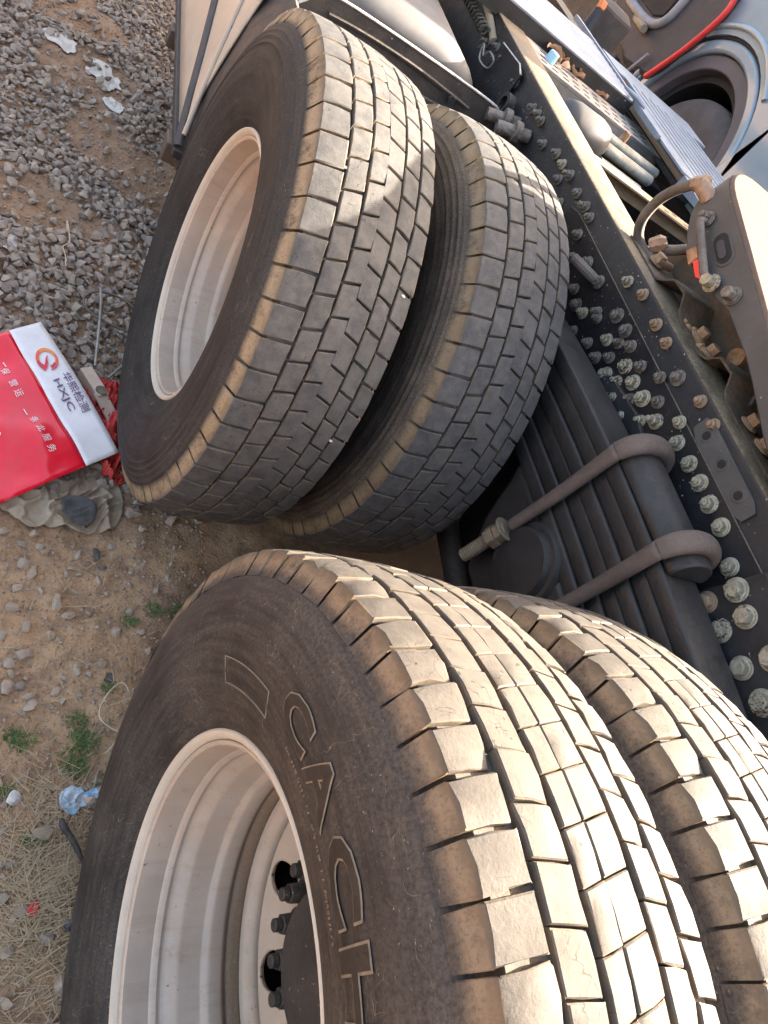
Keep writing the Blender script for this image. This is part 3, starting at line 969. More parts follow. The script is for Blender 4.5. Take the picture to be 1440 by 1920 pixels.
# raised letters CACH on the near tyre
for k, (ch, ac) in enumerate((('C', 120.3), ('A', 109.6), ('C', 98.0), ('H', 86.6))):
    for kind in ('face', 'edge'):
        if kind == 'face':
            V, F = text_mesh(ch, 1.0, 0.02, 0.03)
        else:
            V, F = text_mesh(ch, 1.0, 0.0, 0.03, outline=0.022)
        if not len(F): continue
        if kind == 'face':
            cx = (V[:, 0].min() + V[:, 0].max()) / 2; wx = V[:, 0].max() - V[:, 0].min()
            y0 = V[:, 1].min(); hy = V[:, 1].max() - y0
        Vn = V.copy()
        Vn[:, 0] = (V[:, 0] - cx) / wx * 0.066
        Vn[:, 1] = (V[:, 1] - y0) / hy * 0.043
        Vn[:, 2] = V[:, 2] * 0.05
        Vn, F = subdiv(Vn, F, 0.012)
        r = 0.384 + Vn[:, 1]
        a = R_(ac) - Vn[:, 0] / 0.405
        x = x3 - (side_x(r) + 0.0018 + Vn[:, 2] * (0.9 if kind == 'face' else 0.7))
        P = np.stack([x, RY - np.cos(a) * r, RZ + np.sin(a) * r], 1)
        mb = MB().add(P, F)
        o = mb.build('raised_letter' if kind == 'face' else 'letter_outline', M['letter'] if kind == 'face' else M['letter_edge'], w_ro, smooth=30)
# outlined blank panel moulded before the letters
pts = []
for a in np.linspace(151, 131, 16): pts.append((0.389, a))
for a in np.linspace(131, 151, 16): pts.append((0.358, a))
pts.append(pts[0])
MB().tube([(x3 - side_x(r) - 0.0004, RY - math.cos(R_(a)) * r, RZ + math.sin(R_(a)) * r) for r, a in pts], 0.0009, 6).build('moulded_panel', M['letter_edge'], w_ro)

mk = MB()
a = 121.0
while a > 92:
    wdt = random.uniform(0.25, 0.6)
    if random.random() < 0.8:
        for _ in range(2):
            r0 = 0.3635 + random.uniform(0, 0.003); aa = a + random.uniform(0, wdt)
            mk.tube([(x3 - side_x(r0) - 0.0003, RY - math.cos(R_(aa)) * r0, RZ + math.sin(R_(aa)) * r0),
                     (x3 - side_x(r0 + 0.004) - 0.0003, RY - math.cos(R_(aa - random.uniform(0, .4))) * (r0 + 0.004), RZ + math.sin(R_(aa - random.uniform(0, .4))) * (r0 + 0.004))], 0.0007, 5)
    a -= wdt + 0.28
mk.build('moulded_marks', M['letter_edge'], w_ro)

# ------------------------------------------------------------------ chassis rails
rail = MB()
prof = [(0.794, 0.776), (0.794, 1.046), (0.797, 1.053), (0.803, 1.056), (0.905, 1.056), (0.905, 1.048), (0.806, 1.047), (0.803, 1.044), (0.803, 0.788), (0.806, 0.785), (0.905, 0.784), (0.905, 0.776), (0.803, 0.776)]
rail_o = MB().prism(prof[::-1], 1, -1.2, 6.5)
rail_o.v = [(p[0], p[1], p[2]) for p in rail_o.v]
rail_p = rail_o.build('chassis_rail', M['frame'], truck, smooth=40)
rr = MB().prism([(2.448 - x, z) for x, z in prof], 1, -1.2, 6.5).build('chassis_rail', M['frame'], truck, smooth=40)

# fish plate and trunnion bracket plates bolted on the web
pl = MB().prism([(1.50, 0.80), (1.50, 0.985), (1.46, 0.995), (0.30, 0.993), (0.10, 0.97), (0.10, 0.80)], 0, 0.7875, 0.793)
pl.build('fish_plate', M['frame'], rail_p, bevel=0.001)
tb = MB().prism([(1.06, 0.80), (0.98, 0.905), (0.86, 0.92), (0.56, 0.88), (0.50, 0.865), (0.47, 0.868), (0.44, 1.005), (0.20, 1.0), (0.05, 0.86), (0.10, 0.55), (0.35, 0.30), (0.90, 0.30), (1.05, 0.6)], 0, 0.772, 0.787)
tb.build('bracket_plate', M['frame_dull'], rail_p, bevel=0.002)
def hexbolt(r=0.013, h=0.010, wr=0.019, stud=0.0):
    mb = MB()
    mb.cyl((0.0, 0, 0), (-0.0035, 0, 0), wr, n=20)
    mb.cyl((-0.0035, 0, 0), (-0.0055, 0, 0), wr * 0.86, wr * 0.78, n=20)
    mb.cyl((-0.0055, 0, 0), (-0.0055 - h, 0, 0), r, r * 0.96, n=6)
    if stud:
        mb.cyl((-0.0055 - h, 0, 0), (-0.0055 - h - stud, 0, 0), r * 0.55, n=10)
    return mb
B_ = {}
for key, a in dict(s=(0.0098, 0.009, 0.014, 0.006), m=(0.0120, 0.011, 0.0175, 0.004), l=(0.0150, 0.013, 0.0212, 0.0), n=(0.011, 0.012, 0.016, 0.012)).items():
    for mk in ('bolt', 'bolt_dark', 'bolt_rust'):
        o = hexbolt(*a).build('hex_bolt', M[mk], rail_p, smooth=30, bevel=0.0012, origin=(0, 0, 0))
        B_[key, mk] = o
used = set()
def bolt(key, mk, x, y, z, rot=0.0, dirn=None, parent=None, label=None):
    src = B_[key, mk]
    Mx = Matrix.Translation((x, y, z)) @ (dirn or Matrix.Identity(4)) @ Matrix.Rotation(rot, 4, 'X') @ Matrix.Diagonal((*(3 * [random.uniform(0.93, 1.07)]), 1))
    pr = parent or rail_p
    if (key, mk) not in used and pr is rail_p:
        used.add((key, mk))
        place(src, Mx, pr)
        return src
    o = src.copy()
    COL.objects.link(o)
    place(o, Mx, pr)
    return o

webb = [(1.992, .938, 'n', 'bolt_dark'), (1.876, .955, 'n', 'bolt_dark'), (1.936, 1.01, 's', 'bolt_dark'), (1.896, 1.016, 's', 'bolt_dark'), (1.86, 1.014, 's', 'bolt_dark'),
        (1.701, 1.011, 's', 'bolt_dark'), (1.65, 1.012, 's', 'bolt'), (1.594, 1.015, 'n', 'bolt_dark'), (1.52, 1.012, 's', 'bolt_dark'), (1.46, 1.013, 'n', 'bolt_dark'), (1.42, 1.01, 's', 'bolt_dark'),
        (1.303, .958, 'm', 'bolt_dark'), (1.229, .964, 'm', 'bolt_dark'), (1.226, .893, 'm', 'bolt_dark'), (1.109, .968, 'm', 'bolt_dark'), (1.059, .97, 'm', 'bolt_dark'),
        (1.108, .881, 's', 'bolt_dark'), (1.108, .831, 's', 'bolt_dark'), (1.058, .884, 's', 'bolt_dark'), (1.031, .913, 's', 'bolt_dark'), (.982, .936, 'm', 'bolt'), (.935, .936, 'm', 'bolt'),
        (1.001, .888, 'm', 'bolt'), (.930, .888, 'm', 'bolt'), (.886, .940, 'm', 'bolt'), (.878, .887, 'm', 'bolt'), (.820, .944, 'n', 'bolt'), (.877, 1.018, 'm', 'bolt_dark'),
        (.750, .963, 'm', 'bolt'), (.697, .966, 'm', 'bolt'), (.651, .968, 'm', 'bolt'), (.604, .966, 'm', 'bolt'), (.554, .967, 'm', 'bolt'),
        (.503, .902, 'm', 'bolt'), (.482, .950, 'm', 'bolt'), (.435, .950, 'l', 'bolt'), (.440, .894, 'l', 'bolt_rust'), (.386, .895, 'l', 'bolt'), (.388, .944, 'l', 'bolt'), (.383, .846, 'l', 'bolt_dark'),
        (.316, .902, 'l', 'bolt'), (.336, .840, 'l', 'bolt_rust'), (.310, .955, 'l', 'bolt'), (.255, .91, 'l', 'bolt'), (.43, .84, 'l', 'bolt_dark'),
        (1.02, 1.03, 's', 'bolt_rust'), (.965, 1.03, 's', 'bolt_rust'), (1.17, 1.02, 's', 'bolt'), (1.11, 1.035, 's', 'bolt_rust'), (.80, 1.035, 's', 'bolt_rust'), (.74, 1.035, 's', 'bolt_rust'),
        (1.16, 0.93, 's', 'bolt_dark'), (.90, .99, 's', 'bolt_dark'), (2.25, 1.0, 's', 'bolt_dark'), (2.33, 1.0, 's', 'bolt_dark'), (2.4, .98, 'n', 'bolt_dark'), (2.10, 1.0, 's', 'bolt_dark')]
webb += [(y_, z_, 's', m_) for y_, z_, m_ in ((1.27, .905, 'bolt_dark'), (1.19, .90, 'bolt'), (1.17, .86, 'bolt_dark'), (1.145, .925, 'bolt_dark'), (1.075, .925, 'bolt'), (1.045, .945, 'bolt_dark'), (1.015, .965, 'bolt_dark'), (.965, .905, 'bolt'), (.955, .965, 'bolt_dark'), (.905, .915, 'bolt_dark'), (.845, .915, 'bolt'), (.855, .965, 'bolt_dark'), (.79, .915, 'bolt_dark'), (.785, .985, 'bolt'), (1.36, .93, 'bolt_dark'), (1.40, .97, 'bolt_dark'), (1.55, .96, 'bolt_dark'), (1.62, .985, 'bolt_dark'), (1.78, .99, 'bolt_dark'))]
for y, z, k, mk in webb:
    if z > 0.997 or y > 1.5 or y < .1:
        x = 0.794
    elif (y < .47 and z < 1.0) or (z < .875 and y < 1.0):
        x = 0.772
    else:
        x = 0.7875
    bolt(k, mk, x - 0.0003, y, z, random.uniform(0, 1))
for k, o in list(B_.items()):
    if k not in used:
        bpy.data.objects.remove(o)
        del B_[k]

# grey strip with open holes near the rail's top edge
hs = MB()
hp = [(0.76, 1.002), (0.76, 1.033), (0.735, 1.040), (0.565, 1.036), (0.545, 1.028), (0.545, 1.0), (0.565, 0.992), (0.735, 0.994)]
hs.prism(hp, 0, 0.788, 0.7935)
hst = hs.build('hole_strip', M['grey_steel'], rail_p, bevel=0.001)
for y in (0.727, 0.660, 0.590):
    MB().cyl((0.7895, y, 1.017), (0.7870, y, 1.017), 0.0165, 0.013, n=20).build('hole_rim', M['grey_steel'], rail_p)
    MB().cyl((0.7875, y, 1.017), (0.7864, y, 1.017), 0.0085, n=16).build('bolt_hole', M['liner'], rail_p)

# wavy mounting plate on top of the rail
wv = [(1.32, 1.060), (1.17, 1.060), (1.155, 1.066), (1.12, 1.094), (1.075, 1.096), (1.045, 1.070), (1.02, 1.061), (0.93, 1.061), (0.905, 1.070), (0.885, 1.094), (0.84, 1.096), (0.815, 1.070), (0.79, 1.061), (0.62, 1.061), (0.59, 1.07), (0.56, 1.094), (0.50, 1.096), (0.47, 1.07), (0.44, 1.061), (0.25, 1.061)]
ws = []
P = [Vector((0, y, z)) for y, z in wv]
for i in range(len(P) - 1):
    for t in (0, 0.5):
        ws.append((P[i].y * (1 - t) + P[i + 1].y * t, P[i].z * (1 - t) + P[i + 1].z * t))
ws.append(wv[-1])
low = [(y, z - 0.008) for y, z in ws]
wp = MB()
for x0, x1_ in ((0.835, 1.60),):
    n = len(ws)
    V = [(x0, y, z) for y, z in ws] + [(x1_, y, z) for y, z in ws] + [(x0, y, z + 0.003 - 0.008) for y, z in ws] + [(x1_, y, z + 0.003 - 0.008) for y, z in ws]
    F = []
    for i in range(n - 1):
        F += [(i, i + 1, n + i + 1, n + i), (2 * n + i, 3 * n + i, 3 * n + i + 1, 2 * n + i + 1), (i, 2 * n + i, 2 * n + i + 1, i + 1), (n + i, n + i + 1, 3 * n + i + 1, 3 * n + i)]
    wp.add(V, F)
wavy = wp.build('mounting_plate', M['rust_dark'], truck, smooth=50)
# dust and rust caked in the first valley and the bolts that hold the plate
ck = MB()
for i in range(26):
    y = random.uniform(0.925, 1.03); x = random.uniform(0.85, 0.90)
    ck.cyl((x, y, 1.058), (x + random.uniform(-.004, .004), y, 1.062 + random.uniform(0.002, 0.008)), random.uniform(0.008, 0.016), random.uniform(0.002, 0.006), n=7)
ck.build('caked_rust', M['rust'], wavy, smooth=60)
UPR = Matrix.Rotation(R_(90), 4, 'Y')
for (x, y, k) in ((0.868, 0.985, 'm'), (0.868, 0.935, 'm'), (0.868, 0.745, 'm'), (0.868, 0.690, 'm'), (0.872, 1.235, 'm')):
    mk = 'bolt_rust'
    src = B_.get(('l', mk))
    o = src.copy(); COL.objects.link(o)
    place(o, Matrix.Translation((x, y, 1.064)) @ UPR @ Matrix.Rotation(random.random(), 4, 'X') @ Matrix.Diagonal((1.25, 0.95, 0.95, 1)), wavy)

# ------------------------------------------------------------------ fifth wheel
fw = MB()  # near-side fifth wheel positions below were scaled about the camera, then typed in
def top_z(y): return 1.287 + (y - 1.163) * 0.24
TILT = math.atan(0.24)
fwM = Matrix.Translation((0, 1.163, 1.287)) @ Matrix.Rotation(TILT, 4, 'X') @ Matrix.Translation((0, -1.163, 0))
out = [(0.77, 0.36), (0.77, 1.10)]
for a in np.linspace(180, 90, 9): out.append((0.90 + 0.13 * math.cos(R_(a)), 1.12 + 0.115 * math.sin(R_(a))))
for a in np.linspace(90, 0, 9): out.append((1.55 + 0.13 * math.cos(R_(a)), 1.12 + 0.115 * math.sin(R_(a))))
out += [(1.68, 1.10), (1.68, 0.36), (1.44, 0.36), (1.275, 0.75), (1.255, 0.80), (1.225, 0.815), (1.195, 0.80), (1.175, 0.75), (1.01, 0.36)]
fifth = MB().prism(out[::-1], 2, -0.030, 0.0).xf(fwM).build('fifth_wheel', M['fifth_top'], truck, smooth=40, bevel=0.006)
# side skirts
def skirt_ring(off, z0, z1, mat, name):
    oo = out[:20]
    V, F = [], []
    n = len(oo)
    for (x, y) in oo:
        cx, cy = 1.225, 0.75
        dx_, dy_ = x - cx, y - cy
        l = math.hypot(dx_, dy_)
        V.append((x - dx_ / l * off, y - dy_ / l * off, 0))
    return V
ring = skirt_ring(-0.002, 0, 0, None, None)
inner_r = skirt_ring(0.014, 0, 0, None, None)
V, F = [], []
def skirt_depth(i, x, y):
    return -float(np.interp(y, [0.3, 0.62, 0.77, 0.89, 0.98, 1.07, 1.18], [0.05, 0.058, 0.052, 0.064, 0.10, 0.118, 0.078]))
fine = []
def densify(rg):
    o = []
    for i in range(len(rg) - 1):
        L = math.hypot(rg[i + 1][0] - rg[i][0], rg[i + 1][1] - rg[i][1])
        k = max(1, int(L / 0.05))
        for t in range(k):
            o.append(tuple(rg[i][q] + (rg[i + 1][q] - rg[i][q]) * t / k for q in range(3)))
    o.append(rg[-1])
    return o
ring, inner_r = densify(ring), densify(inner_r)
n = min(len(ring), len(inner_r))
ring, inner_r = ring[:n], inner_r[:n]
for i in range(n):
    d = skirt_depth(i, ring[i][0], ring[i][1])
    V += [(ring[i][0], ring[i][1], -0.006), (ring[i][0], ring[i][1], d), (inner_r[i][0], inner_r[i][1], d), (inner_r[i][0], inner_r[i][1], -0.031)]
for i in range(n - 1):
    for k in range(4):
        F.append((4 * i + k, 4 * i + (k + 1) % 4, 4 * (i + 1) + (k + 1) % 4, 4 * (i + 1) + k))
F += [(0, 1, 2, 3), (4 * (n - 1) + 3, 4 * (n - 1) + 2, 4 * (n - 1) + 1, 4 * (n - 1))]
MB().add(V, F).xf(fwM).build('side_skirt', M['grey_steel'], fifth, smooth=50, bevel=0.003)
# recess, release handle, tag and bolts on the skirt
sl_ = []
def cap(y0, z0, y1, z1, r, k=8):
    d = Vector((y1 - y0, z1 - z0)); ang = math.atan2(d.y, d.x)
    return [(y1 + r * math.cos(ang + a), z1 + r * math.sin(ang + a)) for a in np.linspace(-math.pi / 2, math.pi / 2, k)] + \
           [(y0 + r * math.cos(ang + a), z0 + r * math.sin(ang + a)) for a in np.linspace(math.pi / 2, 3 * math.pi / 2, k)]
MB().prism(cap(1.055, 1.217, 1.016, 1.206, 0.020), 0, 0.7662, 0.771).build('recess_rim', M['grey_steel'], fifth, bevel=0.0015)
MB().prism(cap(1.053, 1.216, 1.017, 1.206, 0.0150), 0, 0.7650, 0.7675).build('recess', M['liner'], fifth)
MB().prism(cap(1.046, 1.212, 1.021, 1.205, 0.008), 0, 0.7625, 0.766).build('latch_plate', M['plastic'], fifth, bevel=0.001)
MB().tube([(0.766, 1.118, 1.219), (0.745, 1.108, 1.211), (0.745, 1.095, 1.203), (0.745, 1.016, 1.173), (0.745, 0.994, 1.166), (0.76, 0.980, 1.164)], 0.0080, 12, smooth=4).build('release_handle', M['hose'], fifth)
MB().prism([(1.055, 1.157), (1.047, 1.177), (1.012, 1.166), (1.007, 1.152), (1.02, 1.147)], 0, 0.758, 0.765).build('red_tag', M['red'], fifth, label='small faded red tag', bevel=0.001)
MB().prism([(1.091, 1.157), (1.082, 1.177), (1.055, 1.168), (1.058, 1.147)], 0, 0.760, 0.766).build('rusty_tab', M['rust'], fifth, bevel=0.001)
for (y, z, k, mk, x) in ((0.977, 1.166, 'l', 'bolt', .758), (0.928, 1.182, 'l', 'bolt_dark', .768), (1.117, 1.219, 'm', 'bolt_dark', .766)):
    src = B_.get((k, mk)) or list(B_.values())[0]
    o = src.copy(); COL.objects.link(o)
    place(o, Matrix.Translation((x, y, z)) @ Matrix.Rotation(random.random(), 4, 'X') @ Matrix.Diagonal((1.4, 0.85, 0.85, 1)), fifth)
# pedestal between plate and fifth wheel
ped = MB()
ped.prism([(1.30, 1.072), (1.25, 1.13), (1.10, 1.20), (0.95, 1.19), (0.80, 1.15), (0.60, 1.10), (0.60, 1.060), (1.30, 1.060)], 0, 0.945, 0.96)
ped.prism([(1.30, 1.072), (1.25, 1.13), (1.10, 1.20), (0.95, 1.19), (0.80, 1.15), (0.60, 1.10), (0.60, 1.060), (1.30, 1.060)], 0, 1.49, 1.505)
ped.box((1.225, 1.15, 1.10), (0.53, 0.02, 0.07))
ped.build('pedestal', M['rust_dark'], truck, bevel=0.002)
MB().cyl((0.925, 0.93, 1.09), (0.952, 0.93, 1.09), 0.02, n=20).build('pivot_pin', M['rust'], truck)
MB().tube([(0.93, 0.86, 1.073), (0.92, 0.83, 1.10), (0.90, 0.80, 1.075)], 0.004, 8).build('bracing_wire', M['hose'], truck)

# air hose looping from the fifth wheel to the rail
hz = MB().tube([(0.765, 1.200, 1.247), (0.77, 1.222, 1.233), (0.785, 1.265, 1.198), (0.80, 1.299, 1.154), (0.82, 1.315, 1.102), (0.845, 1.310, 1.068), (0.87, 1.286, 1.056), (0.885, 1.252, 1.060)], 0.0115, 14, smooth=6)
hose = hz.build('air_hose', M['hose'], truck, smooth=60)
MB().cyl((0.764, 1.195, 1.252), (0.770, 1.222, 1.233), 0.0155, n=6).cyl((0.765, 1.206, 1.243), (0.785, 1.170, 1.235), 0.0165, n=12).build('hose_fitting', M['brass'], hose, bevel=0.001)
MB().cyl((0.883, 1.262, 1.060), (0.885, 1.225, 1.070), 0.0135, n=6).cyl((0.86, 1.228, 1.074), (0.91, 1.228, 1.074), 0.0095, n=10).build('hose_fitting', M['brass'], hose, bevel=0.001)
MB().tube([(0.875, 1.290, 1.070), (0.885, 1.280, 1.092), (0.89, 1.278, 1.102)], [0.018, 0.021, 0.012], 8).build('hose_clip', M['brass'], hose)
hz2 = MB().tube([(0.88, 1.29, 1.068), (0.905, 1.265, 1.095), (0.93, 1.255, 1.118), (0.97, 1.25, 1.13), (1.05, 1.22, 1.14)], 0.012, 12, smooth=5)
hz2.build('air_hose', M['hose'], truck)

# ------------------------------------------------------------------ things between the rails
MB().prism([(1.715, 1.05), (1.715, 1.044), (1.755, 1.044), (1.755, 1.002), (1.761, 1.002), (1.761, 1.05)], 0, 0.905, 1.56).build('perforated_angle', M['tan_steel'], truck, bevel=0.001)
for i in range(9):
    x = 0.95 + i * 0.048
    MB().box((x, 1.728 + (i % 2) * 0.018, 1.0502), (0.020, 0.006, 0.0012)).build('slot', M['liner'], truck)
# wide slotted crossmember further forward, leaves lying on it
xm = MB().box((1.225, 2.39, 1.046), (0.64, 0.22, 0.012)).box((1.225, 2.285, 1.01), (0.64, 0.008, 0.07)).build('slotted_crossmember', M['cross'], truck, bevel=0.002)
for r_ in range(3):
    for i in range(11):
        MB().box((0.945 + i * 0.052 + r_ * 0.017, 2.315 + r_ * 0.05, 1.0525), (0.026, 0.008, 0.0012)).build('slot', M['liner'], truck)
# cross strut lying diagonally and sleeve
MB().box((1.20, 2.50, 1.062), (0.26, 0.035, 0.02), Matrix.Rotation(R_(-8), 3, 'Z')).build('rusty_bar', M['rust_dark'], truck, bevel=0.002)
MB().cyl((0.985, 2.36, 1.05), (0.985, 2.36, 1.085), 0.018, n=16).build('blue_cap', M['knob'], truck, bevel=0.004)
# air dryer bottle with pipes
at = MB()
prof_b = [(-0.115, 0.0), (-0.112, 0.025), (-0.09, 0.052), (-0.05, 0.062), (0.05, 0.064), (0.085, 0.056), (0.105, 0.035), (0.108, 0.0)]
at.lathe(prof_b, 32, c=(1.07, 2.10, 1.005))
at.build('air_bottle', M['air_tank'], truck, smooth=60)
for (dy, dz, l, r_) in ((0.035, 0.03, 0.30, 0.017), (-0.015, 0.012, 0.26, 0.019), (-0.075, -0.02, 0.20, 0.018)):
    pp = MB().cyl((1.15, 2.10 + dy, 1.0 + dz), (1.15 + l, 2.10 + dy, 1.0 + dz), r_, n=16)
    pp.build('air_pipe', M['pipe'], truck, smooth=40)
MB().cyl((1.255, 2.145, 1.02), (1.255, 2.145, 1.075), 0.017, 0.012, n=8).build('valve_stem', M['rust'], truck)
# axles, drive shaft and dark crossmembers under the rails
for yc, zc in ((FY, FZ), (RY, RZ)):
    ax = MB().cyl((0.3, yc, zc), (2.15, yc, zc), 0.075, n=20)
    ax.lathe([(-0.2, 0.08), (-0.12, 0.2), (0, 0.235), (0.12, 0.2), (0.2, 0.08)], 24, c=(1.22, yc, zc))
    ax.build('axle_housing', M['frame_dull'], truck)
MB().cyl((1.22, 0.2, 0.55), (1.22, 1.1, 0.55), 0.055, n=16).build('drive_shaft', M['frame_dull'], truck)
MB().cyl((1.22, 1.5, 0.6), (1.22, 4.5, 0.7), 0.055, n=16).build('drive_shaft', M['frame_dull'], truck)
for y in (0.62, 2.2, 3.1):
    MB().box((1.224, y, 0.90), (0.62, 0.14 if y != .62 else 0.3, 0.2)).build('crossmember', M['frame_dull'], truck, bevel=0.004)
MB().box((1.35, 1.62, 0.80), (0.5, 0.5, 0.16)).build('dark_fill_box', M['frame_dull'], truck, bevel=0.004)  # dark box added so the gap between the rails stays black

# catwalk behind the cab: planks across the frame, then a slotted deck
cw = bpy.data.objects.new('walkway', None)
cw.empty_display_size = 0.1
COL.objects.link(cw)
place(cw, Matrix.Translation((1.3, 2.7, 1.1)), truck)
Z = 1.10
for i in range(11):
    y = 2.475 + i * 0.045
    q = MB().prism([(y, Z - 0.004), (y, Z + 0.002), (y + 0.008, Z + 0.006), (y + 0.032, Z + 0.006), (y + 0.041, Z + 0.001), (y + 0.041, Z - 0.004)], 0, 0.60, 1.425)
    q.build('walkway_plank', M['deck'], cw, bevel=0.0008)
MB().box((1.012, 2.470, Z - 0.03), (0.83, 0.006, 0.055)).build('walkway_edge', M['frame_dull'], cw)
MB().box((1.438, 2.72, Z + 0.002), (0.018, 0.95, 0.02)).build('walkway_edge', M['deck'], cw, bevel=0.002)
MB().box((1.50, 2.35, Z + 0.0), (0.10, 0.62, 0.008)).build('walkway_panel', M['deck'], cw, bevel=0.001)
for i in range(9):
    x = 1.565 + i * 0.052
    y0 = 2.06 + i * 0.012
    MB().box((x, (y0 + 2.78) / 2, Z + 0.001), (0.036, 2.78 - y0, 0.010)).build('walkway_slat', M['deck'], cw, bevel=0.0012)
MB().box((1.80, 2.88, Z + 0.001), (0.60, 0.20, 0.010)).build('walkway_panel', M['deck'], cw, bevel=0.001)
MB().box((1.80, 2.045, Z - 0.03), (0.60, 0.010, 0.07)).build('walkway_edge', M['deck'], cw, bevel=0.001)
MB().box((1.80, 2.45, Z - 0.055), (0.58, 0.75, 0.01)).build('walkway_underside', M['frame_dull'], cw)
MB().prism([(2.035, 1.06), (1.80, 1.075), (1.80, 1.085), (2.035, 1.10)], 0, 1.46, 1.56).build('walkway_brace', M['deck'], cw, bevel=0.001)
MB().prism([(2.035, 1.03), (1.70, 1.03), (1.70, 1.045), (2.035, 1.07)], 0, 1.56, 1.85).build('walkway_brace', M['teal'], cw, bevel=0.001)
MB().tube([(1.40, 2.52, 1.115), (1.42, 2.45, 1.12), (1.45, 2.43, 1.115)], 0.006, 8).build('walkway_clip', M['deck'], cw)

# ------------------------------------------------------------------ leaf spring, clamp and u-bolts
sp = bpy.data.objects.new('leaf_spring', None)
sp.empty_display_size = 0.1
COL.objects.link(sp)
place(sp, Matrix.Translation((0.70, 0.62, 0.72)), truck)
NL = 6
for i in range(NL):
    z0 = 0.700 + i * 0.0344
    th = 0.0325
    half = [0.78, 0.80, 0.78, 0.74, 0.70, 0.66, 0.62][i]
    V, F = [], []
    m = 27
    sec = [(0.6565, 0.0022), (0.6552, 0.0050), (0.6552, th - 0.0050), (0.6565, th - 0.0022), (0.6590, th), (0.748, th), (0.752, th - 0.004), (0.752, 0.004), (0.748, 0), (0.6590, 0)]
    for k in range(m):
        s_ = -1 + 2 * k / (m - 1)
        y = 0.62 + s_ * half
        dz = -0.062 * (abs(s_) * half / 0.8) ** 2
        jx = 0.0045 * ((i * 37) % 5 - 2) / 2
        for (x, z) in sec:
            V.append((x + jx, y, z0 + z + dz))
    q = len(sec)
    for k in range(m - 1):
        for j in range(q):
            F.append((k * q + j, k * q + (j + 1) % q, (k + 1) * q + (j + 1) % q, (k + 1) * q + j))
    F += [tuple(range(q)), tuple(range((m - 1) * q, m * q))]
    MB().add(V, F).build('spring_leaf', M['spring'], sp, smooth=40)
ztop = 0.700 + NL * 0.0344
# rounded clamp block on top of the pack
ca = [(0.655, ztop - 0.001)] + [(0.703 + 0.049 * math.cos(R_(a)), ztop + 0.004 + 0.042 * math.sin(R_(a))) for a in np.linspace(178, 2, 16)] + [(0.752, ztop - 0.001)]
MB().prism(ca, 1, 0.465, 0.745).build('clamp_block', M['spring'], sp, smooth=50, bevel=0.004)
# u-bolts
for y in (0.715, 0.505):
    xo_, xi_ = 0.640, 0.768
    top = ztop + 0.056
    path = [(xo_ - 0.03, y, 0.53), (xo_ - 0.016, y, 0.65), (xo_ - 0.003, y, 0.78), (xo_, y, top - 0.055)]
    for a in np.linspace(170, 10, 9):
        path.append(((xo_ + xi_) / 2 + (xi_ - xo_) / 2 * math.cos(R_(a)), y, top - 0.055 + 0.055 * math.sin(R_(a))))
    path += [(xi_, y, top - 0.055), (xi_, y, 0.78), (xi_, y, 0.52)]
    ub = MB().tube(path[1:], [0.0135, 0.016, 0.019, 0.021, 0.022, 0.022, 0.022, 0.021, 0.019, 0.016], 14, smooth=3, flat=0.72, up=(0, 1, 0)).build('u_bolt', M['ubolt'], sp, smooth=85)
    q0, q1 = Vector((xo_ - 0.034, y, 0.515)), Vector((xo_ - 0.016, y, 0.65))
    dq = (q1 - q0).normalized()
    th = MB()
    for k in range(20):
        a = q0 + dq * (k * 0.0062)
        th.cyl(a, a + dq * 0.0031, 0.0135, 0.0155, n=14)
        th.cyl(a + dq * 0.0031, a + dq * 0.0062, 0.0155, 0.0135, n=14)
    th.build('u_bolt_thread', M['thread'], sp)
    a = q0 + dq * 0.075
    MB().cyl(a, a + dq * 0.022, 0.0245, n=6).cyl(a + dq * 0.023, a + dq * 0.042, 0.0225, n=6).cyl(a + dq * 0.042, a + dq * 0.047, 0.028, n=18).build('u_bolt_nut', M['thread'], sp, bevel=0.0015)
# trunnion hub
tc = (0.045, 0.635, 0.635)
th_ = MB().lathe([(0.76, 0.125), (0.68, 0.122), (0.655, 0.118), (0.642, 0.110), (0.636, 0.099), (0.622, 0.095), (0.604, 0.092), (0.596, 0.087), (0.595, 0.079), (0.588, 0.0765), (0.581, 0.072), (0.578, 0.0)], 64, c=tc)
th_.build('trunnion_hub', M['spring'], truck, smooth=35)
sd = MB()
sd.prism([(0.40, 0.698), (0.86, 0.698), (0.84, 0.66), (0.80, 0.56), (0.72, 0.47), (0.55, 0.47), (0.47, 0.56), (0.43, 0.66)], 0, 0.652, 0.765)
sd.build('spring_saddle', M['spring'], truck, smooth=40, bevel=0.012)
MB().tube([(0.655, 0.745 - 0.02, 0.665), (0.645, 0.735, 0.55)], 0.006, 8).build('saddle_rib', M['spring'], truck)
# torque rods below and brake chambers, all in the dark
MB().cyl((0.72, 0.60, 0.36), (0.72, 1.25, 0.40), 0.03, n=14).build('torque_rod', M['frame_dull'], truck)
MB().cyl((0.72, 0.60, 0.36), (0.72, 0.05, 0.38), 0.03, n=14).build('torque_rod', M['frame_dull'], truck)
MB().cyl((0.70, 1.08, 0.62), (0.70, 0.93, 0.62), 0.085, n=24).build('brake_chamber', M['frame_dull'], truck, bevel=0.006)
MB().cyl((0.74, 1.30, 0.955), (0.794, 1.22, 0.962), 0.012, n=10).build('air_line', M['hose'], truck)

